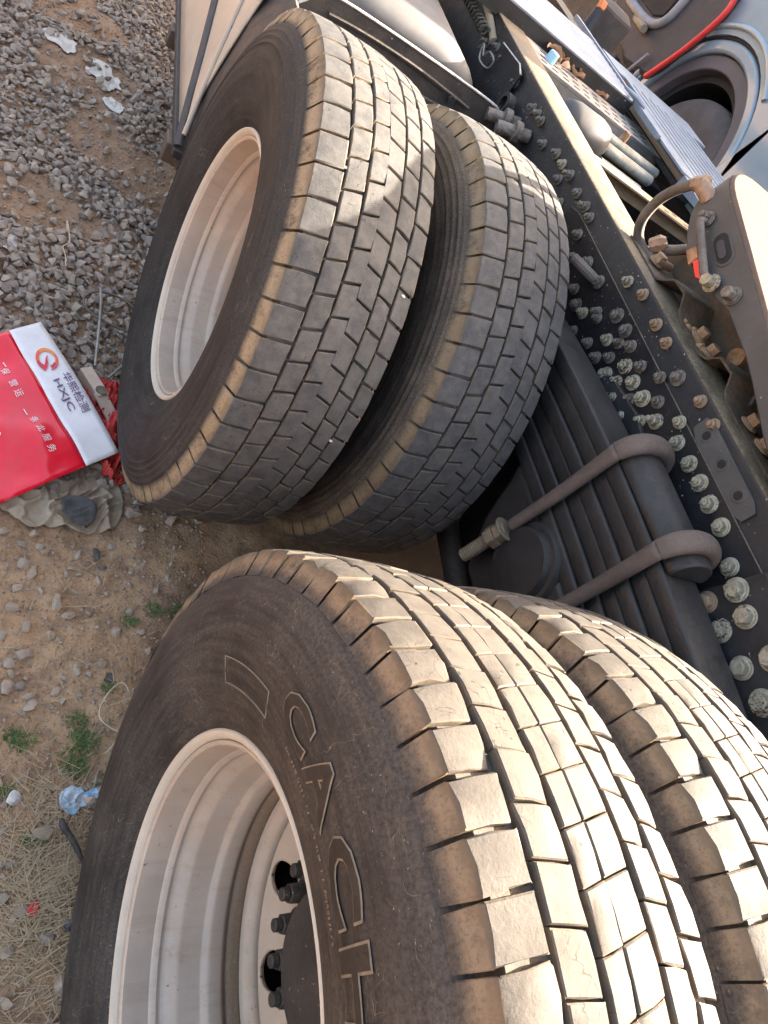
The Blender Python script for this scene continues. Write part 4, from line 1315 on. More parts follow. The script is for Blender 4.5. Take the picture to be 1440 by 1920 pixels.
# ------------------------------------------------------------------ front mudguard, tank, side skirt
mg = MB()
outl = [(0.02, 0.37), (0.035, 0.55), (0.07, 0.75), (0.122, 0.875), (0.165, 0.92), (0.212, 0.938), (0.44, 0.946), (0.70, 0.947), (0.748, 0.936), (0.776, 0.908), (0.779, 0.87), (0.775, 0.45), (0.74, 0.37)]
mud = mg.prism(outl, 1, 2.0, 2.014).build('mudguard', M['mudguard'], truck, smooth=40, bevel=0.003)
edge = [(x, 1.999, z) for x, z in outl[3:11]]
MB().tube(edge, 0.0035, 8, smooth=4).build('mudguard_edge', M['white_edge'], mud)
MB().tube([(x, 1.996, z - 0.035) for x, z in [(0.20, 0.93), (0.30, 0.94), (0.45, 0.945), (0.58, 0.94), (0.66, 0.935)]], 0.0055, 6, smooth=4).build('mudguard_rib', M['mudguard'], mud)
MB().prism([(0.06, 0.42), (0.10, 0.70), (0.17, 0.83), (0.62, 0.87), (0.70, 0.84), (0.70, 0.42)], 1, 1.992, 2.001).build('mudguard_panel', M['mudguard'], mud, bevel=0.004)
for (x, z) in ((0.155, 0.80), (0.082, 0.60), (0.60, 0.895)):
    MB().cyl((x, 1.992, z), (x, 1.984, z), 0.013, n=6).build('mudguard_bolt', M['black_rubber'], mud, bevel=0.001)
# flange that wraps round the tyre side of the guard
MB().prism([(0.012, 0.36), (0.025, 0.56), (0.058, 0.76), (0.108, 0.885), (0.122, 0.877), (0.072, 0.75), (0.037, 0.55), (0.024, 0.36)], 1, 1.94, 2.15).build('mudguard_flange', M['black_rubber'], mud, smooth=40)
# aluminium fuel tank
def rr_poly(x0, x1, z0, z1, r, k=10):
    o = []
    for cx, cz, a0 in ((x1 - r, z1 - r, 0), (x0 + r, z1 - r, 90), (x0 + r, z0 + r, 180), (x1 - r, z0 + r, 270)):
        for a in np.linspace(a0, a0 + 90, k): o.append((cx + r * math.cos(R_(a)), cz + r * math.sin(R_(a))))
    return o
tk = MB()
secs = [(2.065, 0.05), (2.068, 0.03), (2.08, 0.012), (2.10, 0.0), (3.3, 0.0), (3.33, 0.03)]
V, F = [], []
for y, ins in secs:
    for (x, z) in rr_poly(0.12 + ins, 0.745 - ins, 0.38 + ins, 0.985 - ins, 0.20 - ins * 0.6): V.append((x, y, z))
q = 40
for s_ in range(len(secs) - 1):
    for j in range(q): F.append((s_ * q + j, s_ * q + (j + 1) % q, (s_ + 1) * q + (j + 1) % q, (s_ + 1) * q + j))
F += [tuple(range(q)), tuple(range(5 * q, 6 * q))]
tank = tk.add(V, F).build('fuel_tank', M['alu'], truck, smooth=50)
st = MB()
V, F = [], []
for y in (2.62, 2.69):
    for (x, z) in rr_poly(0.116, 0.749, 0.376, 0.989, 0.203): V.append((x, y, z))
for j in range(q): F.append((j, (j + 1) % q, q + (j + 1) % q, q + j))
sto = st.add(V, F).build('tank_strap', M['tan_steel'], tank, smooth=50)
sto.modifiers.new('solidify', 'SOLIDIFY').thickness = 0.004
# coiled and plain hoses between tank and rail
hp_ = []
for k in range(150):
    a = k * 0.9
    hp_.append((0.765 + 0.016 * math.cos(a), 2.40 + k * 0.004, 1.0 + 0.016 * math.sin(a)))
MB().tube(hp_, 0.0042, 6).build('coiled_hose', M['black_wire'], truck)
MB().tube([(0.79, 2.37, 1.0), (0.782, 2.5, 1.03), (0.78, 2.7, 1.05), (0.78, 3.0, 1.05)], 0.012, 10, smooth=5).build('tan_hose', M['tan_steel'], truck)
MB().tube([(0.755, 2.36, 0.96), (0.75, 2.33, 0.985), (0.755, 2.30, 0.965), (0.75, 2.27, 0.99), (0.76, 2.235, 0.985), (0.765, 2.25, 0.955), (0.755, 2.31, 0.95), (0.75, 2.33, 0.98)], 0.003, 6, smooth=4).build('bent_wire', M['wire'], truck)
MB().prism([(2.30, 0.93), (2.27, 1.03), (2.12, 1.04), (2.08, 1.03), (2.08, 0.90)], 0, 0.778, 0.783).build('bracket', M['frame'], truck, bevel=0.001)
MB().tube([(0.776, 2.28, 1.03), (0.775, 2.12, 1.042), (0.775, 2.08, 1.03)], 0.0022, 6).build('bracket_edge', M['white_edge'], truck)
MB().lathe([(-0.02, 0.018), (-0.02, 0.030), (0.005, 0.030)], 20, c=(0.77, 2.02, 0.96)).build('clamp_ring', M['frame_dull'], truck)
# hose ends beside the mudguard corner
for (y, z) in ((1.945, 0.955), (1.86, 0.965)):
    MB().cyl((0.70, y + .02, z - .03), (0.794, y, z), 0.018, n=14).cyl((0.745, y + .01, z - 0.012), (0.765, y + 0.006, z - 0.008), 0.028, n=14).build('hose_coupling', M['bolt_dark'], truck, bevel=0.002)
# cream side skirt with a dark rubber strip
def sk(y, z):
    # skirt leans in toward its top
    return 0.0 + 0.085 * max(0, (z - 0.40)) ** 1.4 / 0.4
def sk_patch(poly_rows, mat, name, off=0.0, parent=None):
    V, F = [], []
    for row in poly_rows:
        for (y, z) in row: V.append((sk(y, z) - off, y, z))
    c_ = len(poly_rows[0])
    for i in range(len(poly_rows) - 1):
        for j in range(c_ - 1): F.append((i * c_ + j, i * c_ + j + 1, (i + 1) * c_ + j + 1, (i + 1) * c_ + j))
    o = MB().add(V, F).build(name, mat, parent or truck, smooth=60)
    o.modifiers.new('solidify', 'SOLIDIFY').thickness = 0.006
    return o
rows = []
for t in np.linspace(0, 1, 12):
    z = 0.40 + t * 0.60
    ys = np.concatenate([[2.02 + 0.10 * t], np.linspace(2.16, 4.2, 14)])
    rows.append([(y, z) for y in ys])
skirt_o = sk_patch(rows, M['skirt'], 'side_skirt')
st1 = []
for y, zc in ((1.96, 0.415), (2.10, 0.485), (2.30, 0.575), (2.6, 0.68), (3.2, 0.84)):
    st1.append((sk(y, zc) - 0.006, y, zc))
MB().tube(st1, 0.013, 8, smooth=5, flat=0.5).build('rubber_strip', M['black_rubber'], skirt_o)
cr1 = [(sk(y, z) - 0.003, y, z) for y, z in ((1.965, 0.45), (2.05, 0.56), (2.15, 0.68), (2.30, 0.84), (2.42, 0.98))]
MB().tube(cr1, 0.007, 8, smooth=5).build('skirt_crease', M['skirt'], skirt_o)
MB().box((0.004, 3.1, 0.395), (0.03, 2.3, 0.025)).build('skirt_sill', M['black_rubber'], skirt_o, bevel=0.003)
for (y, l) in ((2.05, 0.075), (2.75, 0.06)):
    MB().box((0.012, y, 0.355), (0.07, l, 0.06)).build('step_bracket', M['rust_dark'], truck, bevel=0.004)

# ------------------------------------------------------------------ neighbouring pale blue truck
XB = 3.6
bt = thing('parked_truck', (XB + 1.2, 5.0, -0.035), 'pale blue truck with black wheel arch and red trimmed plastic guard parked beyond the chassis', 'truck')
# body side with the arch cut out
cy, cz = 4.86, 0.66
arch = []
for a in np.linspace(-28, 205, 26): arch.append((cy + 0.66 * math.cos(R_(a)) * 1.0, cz + 0.70 * math.sin(R_(a))))
def band(r0, r1, x0, x1_, a0=-28, a1=205, n=40):
    V, F = [], []
    for a in np.linspace(a0, a1, n):
        c_, s_ = math.cos(R_(a)), math.sin(R_(a))
        V += [(x0, cy + r0 * c_, cz + r0 * 1.06 * s_), (x0, cy + r1 * c_, cz + r1 * 1.06 * s_), (x1_, cy + r1 * c_, cz + r1 * 1.06 * s_), (x1_, cy + r0 * c_, cz + r0 * 1.06 * s_)]
    for i in range(n - 1):
        for k in range(4): F.append((4 * i + k, 4 * i + (k + 1) % 4, 4 * i + 4 + (k + 1) % 4, 4 * i + 4 + k))
    F += [(0, 1, 2, 3), (4 * n - 1, 4 * n - 2, 4 * n - 3, 4 * n - 4)]
    return MB().add(V, F)
band(0.555, 0.65, XB + 0.02, XB + 0.12).build('arch_flare', M['flare'], bt, smooth=50, bevel=0.01)
band(0.652, 0.735, XB - 0.02, XB + 0.1).build('arch_trim', M['blue'], bt, smooth=50, bevel=0.02)
band(0.7365, 0.752, XB - 0.012, XB + 0.1, 40, 150).build('arch_gap', M['liner'], bt, smooth=50)
ou = [(cy + 0.754 * math.cos(R_(a)), cz + 0.80 * math.sin(R_(a))) for a in np.linspace(-2, 175, 30)]
body = ou + [(cy - 0.754, 0.90), (cy - 0.9, 2.2), (cy + 1.25, 2.2), (cy + 1.4, 1.25), (cy + 0.95, 0.66)]
body = [(p[0], p[1]) for p in [(cy + 0.754, cz)] ] and (ou + [(cy - 0.754, 2.9), (cy + 1.1, 2.9), (cy + 1.1, 1.5), (cy + 0.76, 1.0)])
MB().prism(body, 0, XB - 0.03, XB + 0.25).build('fender', M['blue'], bt, smooth=40, bevel=0.02)
MB().tube([(XB - 0.034, cy + 0.80 * math.cos(R_(a)), cz + 0.86 * math.sin(R_(a))) for a in np.linspace(0, 130, 24)], 0.022, 10).build('fender_crease', M['blue'], bt, smooth=60)
MB().prism([(cy - 0.755, 0.86), (cy - 0.62, 0.86), (cy - 0.70, 1.2), (cy - 0.755, 1.5), (cy - 0.755, 2.9), (cy - 2.60, 2.9), (cy - 2.60, 0.86)], 0, XB - 0.03, XB + 0.2).build('cab_side', M['blue'], bt, bevel=0.02)  # unseen rear length and height shaped to keep sun off the walkway
MB().box((XB + 0.1, cy - 1.65, 0.60), (0.3, 1.9, 0.44)).build('sill_panel', M['teal'], bt, bevel=0.02)
MB().prism([(cy - 0.48, 0.50), (cy - 0.52, 0.76), (cy - 0.70, 0.80), (cy - 0.76, 0.72), (cy - 0.76, 0.50)], 0, XB - 0.12, XB + 0.15).build('step_box', M['teal'], bt, bevel=0.012)
MB().box((XB - 0.10, cy - 0.82, 0.72), (0.10, 0.12, 0.16)).build('step_end', M['blue'], bt, bevel=0.01)
MB().box((XB + 0.03, cy - 0.68, 0.83), (0.06, 0.05, 0.30)).build('step_post', M['teal'], bt, bevel=0.006)
MB().box((XB + 1.2, -0.4, 1.28), (2.4, 5.8, 1.79)).build('unseen_shade_body', M['teal'], bt, bevel=0.02)  # unseen body added to keep direct sun off the ground by the wheels
MB().box((XB + 1.2, 1.2, 0.80), (0.9, 7.0, 0.22)).build('chassis_rail', M['frame_dull'], bt, bevel=0.01)
# liner, tyre
band(0.50, 0.557, XB + 0.10, XB + 0.9).build('arch_liner', M['liner'], bt, smooth=50)
MB().box((XB + 0.80, cy, 0.85), (0.35, 2.2, 1.5)).build('inner_wall', M['liner'], bt)
TP = [(-0.13, 0.29), (-0.145, 0.36), (-0.15, 0.42), (-0.14, 0.47), (-0.12, 0.505), (-0.10, 0.518), (-0.092, 0.505), (-0.084, 0.521), (-0.05, 0.525), (-0.044, 0.512), (-0.038, 0.526), (0.038, 0.526), (0.044, 0.512), (0.05, 0.525), (0.1, 0.518), (0.12, 0.505), (0.15, 0.42), (0.13, 0.29)]
tw = MB().lathe([(a * 1.15, b * 1.10 if b > 0.3 else b) for a, b in TP], 72, c=(XB + 0.24, cy - 0.10, 0.545))
wh = MB().lathe([(-0.10, 0.29), (-0.06, 0.26), (-0.08, 0.16), (-0.12, 0.10), (-0.12, 0.0)], 40, c=(XB + 0.24, cy - 0.10, 0.545)).build('wheel', M['rim'], bt)
tw.build('tyre', M['far_tyre'], wh, smooth=50)
# dark plastic guard ahead of the arch with red trim
gx_ = XB - 0.06
MB().prism([(5.50, 0.86), (5.33, 1.20), (5.25, 1.46), (5.30, 1.75), (6.6, 1.75), (6.6, 1.0), (5.9, 0.80)], 0, gx_, gx_ + 0.3).build('plastic_guard', M['plastic'], bt, bevel=0.04)
MB().tube([(gx_ - 0.012, y, z) for y, z in ((6.35, 1.10), (6.0, 1.10), (5.82, 1.14), (5.74, 1.25), (5.74, 1.5))], 0.035, 10, smooth=6).build('guard_recess', M['plastic_lip'], bt, smooth=60)
MB().prism([(6.3, 1.16), (5.95, 1.15), (5.83, 1.2), (5.82, 1.5), (6.3, 1.5)], 0, gx_ - 0.012, gx_ + 0.01).build('guard_pocket', M['liner'], bt, bevel=0.01)
MB().tube([(gx_ - 0.02, y, z) for y, z in ((5.28, 1.60), (5.24, 1.46), (5.31, 1.20), (5.44, 0.93), (5.47, 0.88))], 0.036, 12, smooth=6, flat=0.6).build('red_trim', M['red'], bt, smooth=60)
MB().tube([(gx_ - 0.03, 5.70, 0.78), (gx_ - 0.03, 5.62, 0.98)], 0.013, 8).build('stay_rod', M['plastic_lip'], bt)
MB().prism([(5.56, 0.76), (5.66, 0.79), (5.70, 0.70), (5.60, 0.66)], 0, gx_ - 0.05, gx_ - 0.02).build('reflector', M['red'], bt, bevel=0.004)
MB().tube([(gx_ - 0.05, 5.55, 0.70), (gx_ - 0.05, 5.42, 0.66), (gx_ - 0.05, 5.44, 0.60), (gx_ - 0.05, 5.40, 0.58)], 0.012, 8).build('bracket', M['plastic_lip'], bt)
# chassis clutter ahead of the guard, in the shade
MB().box((XB + 0.35, 6.9, 0.70), (0.5, 2.3, 0.90)).build('lower_frame', M['frame_dull'], bt, bevel=0.02)
MB().cyl((XB - 0.25, 6.05, 0.72), (XB + 0.1, 6.05, 0.72), 0.05, n=14).build('frame_tube', M['frame_dull'], bt)
for y in (5.75, 5.95, 6.15):
    MB().box((XB - 0.08, y, 0.55), (0.06, 0.05, 0.5)).build('frame_post', M['plastic'], bt, bevel=0.006)
MB().tube([(XB - 0.05, 6.15, 1.06), (XB - 0.12, 5.85, 1.06)], 0.03, 8).build('pale_rod', M['tan_steel'], bt)

# rust coloured drum and bar beside the walkway, far side of the tractor
MB().cyl((1.95, 3.80, 0.80), (1.95, 3.80, 1.16), 0.105, n=32).cyl((1.95, 3.80, 1.16), (1.95, 3.80, 1.185), 0.105, 0.06, n=32).build('rusty_drum', M['ubolt'], truck, smooth=40, bevel=0.006)
MB().tube([(1.80, 3.66, 0.98), (1.80, 3.70, 1.135)], 0.022, 4).build('dark_bar', M['plastic'], truck, smooth=20, bevel=0.003)
MB().tube([(1.80, 3.70, 1.136), (1.80, 3.712, 1.17)], 0.024, 4).build('orange_cap', M['orange'], truck, smooth=20, bevel=0.004)
MB().box((2.1, 2.95, 0.66), (0.62, 1.9, 0.60)).build('unseen_sun_block', M['frame_dull'], truck, bevel=0.08)  # unseen box added to stop sun passing under the fuel tank

# ------------------------------------------------------------------ crushed stone, pebbles
def hull_shape(seed, e=(1, 0.8, 0.62), npts=13):
    r = np.random.default_rng(seed)
    bm = bmesh.new()
    for _ in range(npts):
        v = r.normal(size=3)
        v = v / np.linalg.norm(v) * r.uniform(0.72, 1.0)
        bm.verts.new(tuple(v * np.array(e)))
    res = bmesh.ops.convex_hull(bm, input=bm.verts)
    junk = [g for g in res['geom_interior'] if isinstance(g, bmesh.types.BMVert)]
    if junk: bmesh.ops.delete(bm, geom=junk, context='VERTS')
    bmesh.ops.triangulate(bm, faces=bm.faces)
    bm.verts.index_update()
    V = np.array([v.co[:] for v in bm.verts]); F = np.array([[v.index for v in f.verts] for f in bm.faces])
    bm.free()
    return V, F


def round_shape(seed, e=(1, 0.85, 0.6)):
    r = np.random.default_rng(seed)
    bm = bmesh.new()
    bmesh.ops.create_icosphere(bm, subdivisions=2, radius=1)
    V = np.array([v.co[:] for v in bm.verts])
    d = r.normal(size=(13, 3)); d /= np.linalg.norm(d, axis=1)[:, None]
    k = r.uniform(0.55, 0.85, 13)
    for di, ki in zip(d, k):
        s = V @ di
        over = np.maximum(0, s - ki)
        V = V - over[:, None] * di * 0.97
    V = V * np.array(e)
    F = np.array([[v.index for v in f.verts] for f in bm.faces])
    bm.free()
    return V, F

def rand_rot(r, flat=True):
    a = r.uniform(0, 2 * math.pi)
    Rz = np.array([[math.cos(a), -math.sin(a), 0], [math.sin(a), math.cos(a), 0], [0, 0, 1]])
    b, c = r.normal(0, 0.45), r.normal(0, 0.45)
    Rx = np.array([[1, 0, 0], [0, math.cos(b), -math.sin(b)], [0, math.sin(b), math.cos(b)]])
    Ry = np.array([[math.cos(c), 0, math.sin(c)], [0, 1, 0], [-math.sin(c), 0, math.cos(c)]])
    return Rz @ Rx @ Ry

SHAPES = [hull_shape(100 + i, (1, rng.uniform(0.65, 0.95), rng.uniform(0.5, 0.8))) for i in range(26)]
ROUND = [round_shape(300 + i, (1, rng.uniform(0.65, 0.95), rng.uniform(0.42, 0.65))) for i in range(10)]
r2 = np.random.default_rng(21)
# bare patches of dirt in the stone bed: x, y, radius x, radius y
BARE = [(-0.30, 2.10, 0.20, 0.13), (-0.20, 3.02, 0.18, 0.20), (0.06, 2.48, 0.12, 0.22), (-0.40, 3.45, 0.3, 0.2), (-0.13, 2.62, 0.09, 0.16)]
def dens(x, y):
    if y < 1.0: return 0.0
    d = min(1.0, max(0.0, (y - 1.02) / 0.25))
    if x > 0.14: d *= max(0, 1 - (x - 0.14) / 0.1)
    for bx, by, rx, ry in BARE:
        q = ((x - bx) / rx) ** 2 + ((y - by) / ry) ** 2 + 0.9 * float(vn(x * 9, y * 9, 6))
        if q < 1: d *= 0.10
        elif q < 1.4: d *= 0.5
    return d
stones = []
sp_ = 0.0225
for layer in range(2):
    for xi in np.arange(-1.15, 0.26, sp_):
        for yi in np.arange(1.0, 4.3, sp_):
            x = xi + r2.uniform(-1, 1) * sp_ * 0.55; y = yi + r2.uniform(-1, 1) * sp_ * 0.55
            if r2.random() > dens(x, y) * (0.95 if layer == 0 else 0.6): continue
            big = 0.75 + 0.5 * (float(vn(x * 2.2, y * 2.2, 9)) + 0.5)
            s = r2.uniform(0.0085, 0.0225) * big
            stones.append((x, y, float(gh(x, y)) + s * 0.35 + layer * 0.010, s))
# keep the largest in view as single stones
SP = np.array(stones)
u_, v_ = project(SP[:, :3])
dist = np.linalg.norm(SP[:, :3] - CAM, axis=1)
inview = (u_ > 0) & (u_ < 330 - 0.05 * v_) & (v_ > 0) & (v_ < 900)
size = np.where(inview, SP[:, 3] / dist, 0)
pick = set(np.argsort(-size)[:190].tolist())
meshes = []
for i, (V, F) in enumerate(SHAPES):
    me = bpy.data.meshes.new('crushed_stone')
    me.from_pydata(V.tolist(), [], F.tolist())
    me.materials.append(M['gravel'])
    meshes.append(me)
GV, GF, GT = [], [], []
off = 0
for i, (x, y, z, s) in enumerate(stones):
    R3 = rand_rot(r2)
    k = int(r2.integers(len(SHAPES)))
    if i in pick:
        o = bpy.data.objects.new('gravel_stone', meshes[k])
        COL.objects.link(o)
        Mx = Matrix.Translation((x, y, z)) @ Matrix([list(R3[a]) + [0] for a in range(3)] + [[0, 0, 0, 1]]) @ Matrix.Diagonal((s, s, s, 1))
        place(o, Mx)
        tag(o, 'angular grey crushed stone lying loose in the gravel bed left of the front wheel', 'stone', 'crushed stones of the gravel bed')
        continue
    V, F = SHAPES[k]
    GV.append(V @ R3.T * s + np.array([x, y, z]))
    GF.append(F + off)
    off += len(V)
    GT.append(np.full(len(V), r2.random()))
# small chips between and over bare patches
for _ in range(13000):
    x = r2.uniform(-0.75, 0.26); y = r2.uniform(0.0, 3.7)
    if y < 1.0 and r2.random() < 0.35: continue
    s = r2.uniform(0.0025, 0.0075) * (1 if y > 1 else 0.85)
    V, F = SHAPES[int(r2.integers(len(SHAPES)))]
    GV.append(V @ rand_rot(r2).T * s + np.array([x, y, float(gh(x, y)) + s * 0.2]))
    GF.append(F + off); off += len(V)
    GT.append(np.full(len(V), r2.random()))
me = bpy.data.meshes.new('gravel')
me.from_pydata(np.concatenate(GV).tolist(), [], np.concatenate(GF).tolist())
at_ = me.attributes.new('tone', 'FLOAT', 'POINT')
at_.data.foreach_set('value', np.concatenate(GT).astype(np.float32))
me.materials.append(M['gravel'])
gr = bpy.data.objects.new('gravel', me)
COL.objects.link(gr)
gr['kind'] = 'stuff'

# crumbled soil: small clods pressed into the bare dirt
CV, CF, off = [], [], 0
for _ in range(16000):
    x = r2.uniform(-0.45, 0.30); y = r2.uniform(-0.05, 3.4)
    if r2.random() > 0.35 + 1.3 * (float(vn(x * 7, y * 7, 31)) + 0.3): continue
    q_ = r2.uniform(0.0015, 0.0065) if r2.random() < 0.9 else r2.uniform(0.006, 0.011)
    V, F = SHAPES[int(r2.integers(len(SHAPES)))]
    CV.append(V * np.array([1, 1, 0.75]) @ rand_rot(r2).T * q_ + np.array([x, y, float(gh(x, y)) - q_ * 0.1])); CF.append(F + off); off += len(V)
me = bpy.data.meshes.new('soil_clods')
me.from_pydata(np.concatenate(CV).tolist(), [], np.concatenate(CF).tolist())
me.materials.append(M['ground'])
sc_o = bpy.data.objects.new('soil_clods', me)
COL.objects.link(sc_o)
sc_o['kind'] = 'stuff'

# stones half sunk in the dirt left of the rear wheel
rmesh = []
for i, (V, F) in enumerate([hull_shape(500 + i, (1, 0.6 + 0.04 * (i % 8), 0.5 + 0.03 * (i % 5)), 20) for i in range(10)]):
    me = bpy.data.meshes.new('field_stone')
    me.from_pydata(V.tolist(), [], F.tolist())
    me.materials.append(M['stone'])
    me.shade_smooth(); me.set_sharp_from_angle(angle=R_(38))
    rmesh.append(me)
def unproj(u, v, z):
    d = CR @ np.array([(u - 720) / 1319.4464, -(v - 960) / 1319.4464, -1.0])
    t = (z - CAM[2]) / d[2]
    return CAM + t * d
def put_stone(x, y, s, mats=None, sink=0.15, label=None, group=None, k=None, name='stone'):
    k = int(r2.integers(len(rmesh))) if k is None else k
    me = rmesh[k]
    if mats:
        key = (k, mats)
        if key not in put_stone.c:
            m2 = me.copy(); m2.materials[0] = M[mats]; put_stone.c[key] = m2
        me = put_stone.c[key]
    o = bpy.data.objects.new(name, me)
    COL.objects.link(o)
    a = r2.uniform(0, 6.28)
    place(o, Matrix.Translation((x, y, float(gh(x, y)) + s * (0.5 - sink))) @ Matrix.Rotation(a, 4, 'Z') @ Matrix.Rotation(r2.normal(0, 0.25), 4, 'X') @ Matrix.Diagonal((s, s, s, 1)))
    tag(o, label or 'dusty grey stone half sunk in the tan dirt left of the rear wheel', 'stone', group if label else 'stones half sunk in the dirt')
    return o
put_stone.c = {}
# positions on the ground (x, y, radius)
FS = [(-0.16, 0.85, .020), (-0.135, 0.90, .018), (-0.14, 0.83, .022), (-0.165, 0.79, .017), (-0.085, 0.765, .026), (-0.06, 0.74, .019), (-0.135, 0.64, .020), (-0.16, 0.62, .017),
      (-0.155, 0.57, .022), (-0.135, 0.575, .019), (-0.115, 0.555, .018), (-0.155, 0.60, .016), (-0.11, 0.535, .02), (-0.125, 0.52, .014), (0.045, 0.715, .022), (-0.09, 0.69, .017), (0.02, 0.64, .017),
      (0.13, 0.83, .016), (0.07, 0.87, .013), (-0.05, 0.895, .016), (0.0, 0.84, .017), (-0.085, 0.175, .019), (-0.04, 0.13, .018), (-0.1, 0.115, .016), (-0.03, 0.2, .02), (-0.09, 0.045, .015), (-0.01, 0.06, .018), (-0.095, 0.0, .016),
      (-0.14, 0.70, .016), (-0.17, 0.74, .018), (-0.18, 0.68, .015), (-0.15, 0.93, .017), (-0.17, 0.90, .014), (-0.12, 0.79, .013), (-0.05, 0.80, .012), (-0.02, 0.565, .012), (0.03, 0.40, .020), (0.015, 0.38, .013), (-0.03, 0.62, .018), (-0.065, 0.57, .016),
      (-0.13, 0.30, .015), (-0.11, 0.25, .013), (-0.12, 0.19, .017), (0.10, 0.72, .014), (0.12, 0.68, .013), (0.075, 0.77, .014), (0.16, 0.87, .014), (0.02, 0.93, .013), (-0.07, 0.97, .012), (-0.21, 0.92, .017)]
for x, y, s in FS:
    if y < 0.26: s *= 1.25
    put_stone(x, y, s * 0.95, sink=0.42)
for _ in range(70):
    x = r2.uniform(-0.22, 0.2); y = r2.uniform(0.0, 0.98)
    put_stone(x, y, r2.uniform(0.004, 0.011), sink=0.12)
put_stone(0.087, 0.991, 0.0165, 'pink_stone', 0.0, 'pinkish rounded pebble on the dirt between the two wheels', k=2, name='pebble')
put_stone(-0.068, 0.300, 0.0225, 'stone', 0.05, 'pale stone lying on the dry straw beside the rear wheel', k=4)
put_stone(-0.015, 0.905, 0.022, 'dark_stone', 0.2, 'dark angular stone in the bare tan dirt below the rag', k=1)
put_stone(0.004, 0.872, 0.011, 'dark_stone', 0.2, 'small black stone right of the dark angular stone', k=3)
put_stone(-0.118, 0.36, 0.018, 'white_stone', 0.1, 'long whitish stone at the edge of the dry straw', k=5)
put_stone(0.017, 0.353, 0.020, 'pink_stone', 0.15, 'tan stone tucked against the rear tyre below the blue scrap', k=6)
# pebbles wedged in the front tread
def on_tread(xc, yc, zc, x, ang, r):
    a = R_(ang)
    return (xc + x, yc - math.cos(a) * r, zc + math.sin(a) * r)
for j, (xc, x, ang, s, lab) in enumerate(((x1, -0.036, 61.5, .0052, 'upper of two white pebbles wedged in the outer front tread'), (x1, -0.062, 60.5, .0058, 'left of the white pebbles wedged in the outer front tread groove'),
                                          (x1, 0.095, 44.0, .0050, 'white pebble wedged at the right edge of the outer front tread'), (x2, -0.015, 52.5, .0040, 'white pebble in the centre rib of the inner front tread'),
                                          (x1, 0.082, 13.0, .005, 'white pebble low in the shaded outer front tread'))):
    o = bpy.data.objects.new('pebble', put_stone.c.get((5, 'white_stone')) or rmesh[0])
    COL.objects.link(o)
    place(o, Matrix.Translation(on_tread(xc, FY, FZ, x, ang, 0.529)) @ Matrix.Diagonal((s, s, s, 1)))
    tag(o, lab, 'pebble')

# ------------------------------------------------------------------ printed sheet
TL = np.array([-0.216, 1.542]); BRc = np.array([0.006, 1.175])
def sign_pt(s, t, lift=0.0):
    """s along the printed edge (0..1), t metres away from that edge"""
    e = TL * (1 - s) + BRc * s
    dv = np.array([-0.70, -0.715]) * (1 - s) + np.array([-0.755, -0.655]) * s
    dv = dv / np.linalg.norm(dv)
    p = e + dv * t
    h = 0.018 + 0.012 * math.sin(s * 3.1) * math.cos(t * 6) + 0.008 * math.sin(t * 23 + s * 5) * min(1, t * 6) + 0.005 * math.sin(s * 15 + t * 19) * min(1, t * 5)
    h += 0.006 * (1 - abs(float(vn(s * 5 + t * 6, t * 13 - s * 2, 14))) * 3) * min(1, max(0, t - 0.08) * 9)
    h += 0.004 * float(vn(s * 9, t * 24, 12)) * min(1, t * 8)
    return (p[0], p[1], h - 0.022 * min(1, t / 0.3) + lift)
sg = thing('printed_sheet', (-0.2, 1.2, -0.02), 'red and white printed plastic sheet with a ring logo lying on the gravel', 'sheet')
def sheet(t0, t1, mat, name, lift=0.0):
    V, F = [], []
    ns, nt = 36, max(4, int((t1 - t0) / 0.012))
    for i in range(ns + 1):
        for j in range(nt + 1): V.append(sign_pt(i / ns, t0 + (t1 - t0) * j / nt, lift))
    for i in range(ns):
        for j in range(nt):
            a = i * (nt + 1) + j
            F.append((a, a + 1, a + nt + 2, a + nt + 1))
    o = MB().add(V, F).build(name, mat, sg, smooth=80, recalc=False)
    o.modifiers.new('solidify', 'SOLIDIFY').thickness = 0.0018
    return o
sheet(0.0, 0.0945, M['p_white'], 'white_border')
sheet(0.0945, 0.55, M['p_red'], 'red_field')
def sign_text(body, s0, t0, h, mat, name, width=None, bold=0.0):
    """text running along the edge; its top faces the edge; t0 is the baseline"""
    V, F = text_mesh(body, 1.0, 0.0, bold, align='LEFT')
    x0, x1_ = V[:, 0].min(), V[:, 0].max()
    y0, y1_ = V[:, 1].min(), V[:, 1].max()
    L = 0.429
    wm = width if width else (x1_ - x0) / (y1_ - y0) * h / L
    V2 = V.copy()
    V2[:, 0] = (V[:, 0] - x0) / (x1_ - x0) * wm * L
    V2[:, 1] = (V[:, 1] - y0) / (y1_ - y0) * h
    V2, F = subdiv(V2, F, 0.008)
    P = [sign_pt(s0 + a / L, t0 - b, 0.0026) for a, b, _ in V2]
    MB().add(P, F).build(name, mat, sg, smooth=80)
sign_text('华熙检测', 0.405, 0.036, 0.0245, M['p_purple'], 'lettering', 0.285, 0.008)
sign_text('HXJC', 0.425, 0.068, 0.0215, M['p_purple'], 'lettering', 0.225, 0.012)
for ch, s_ in (('二', 0.185), ('保', 0.235), ('营', 0.335), ('运', 0.405), ('一', 0.535), ('条', 0.605), ('龙', 0.678), ('服', 0.748), ('务', 0.818)):
    sign_text(ch, s_ - 0.008, 0.166, 0.0205 if ch not in '一' else 0.003, M['p_letter'], 'lettering', 0.046, 0.0)
sign_text('00', 0.585, 0.268, 0.022, M['p_letter'], 'lettering', 0.06)
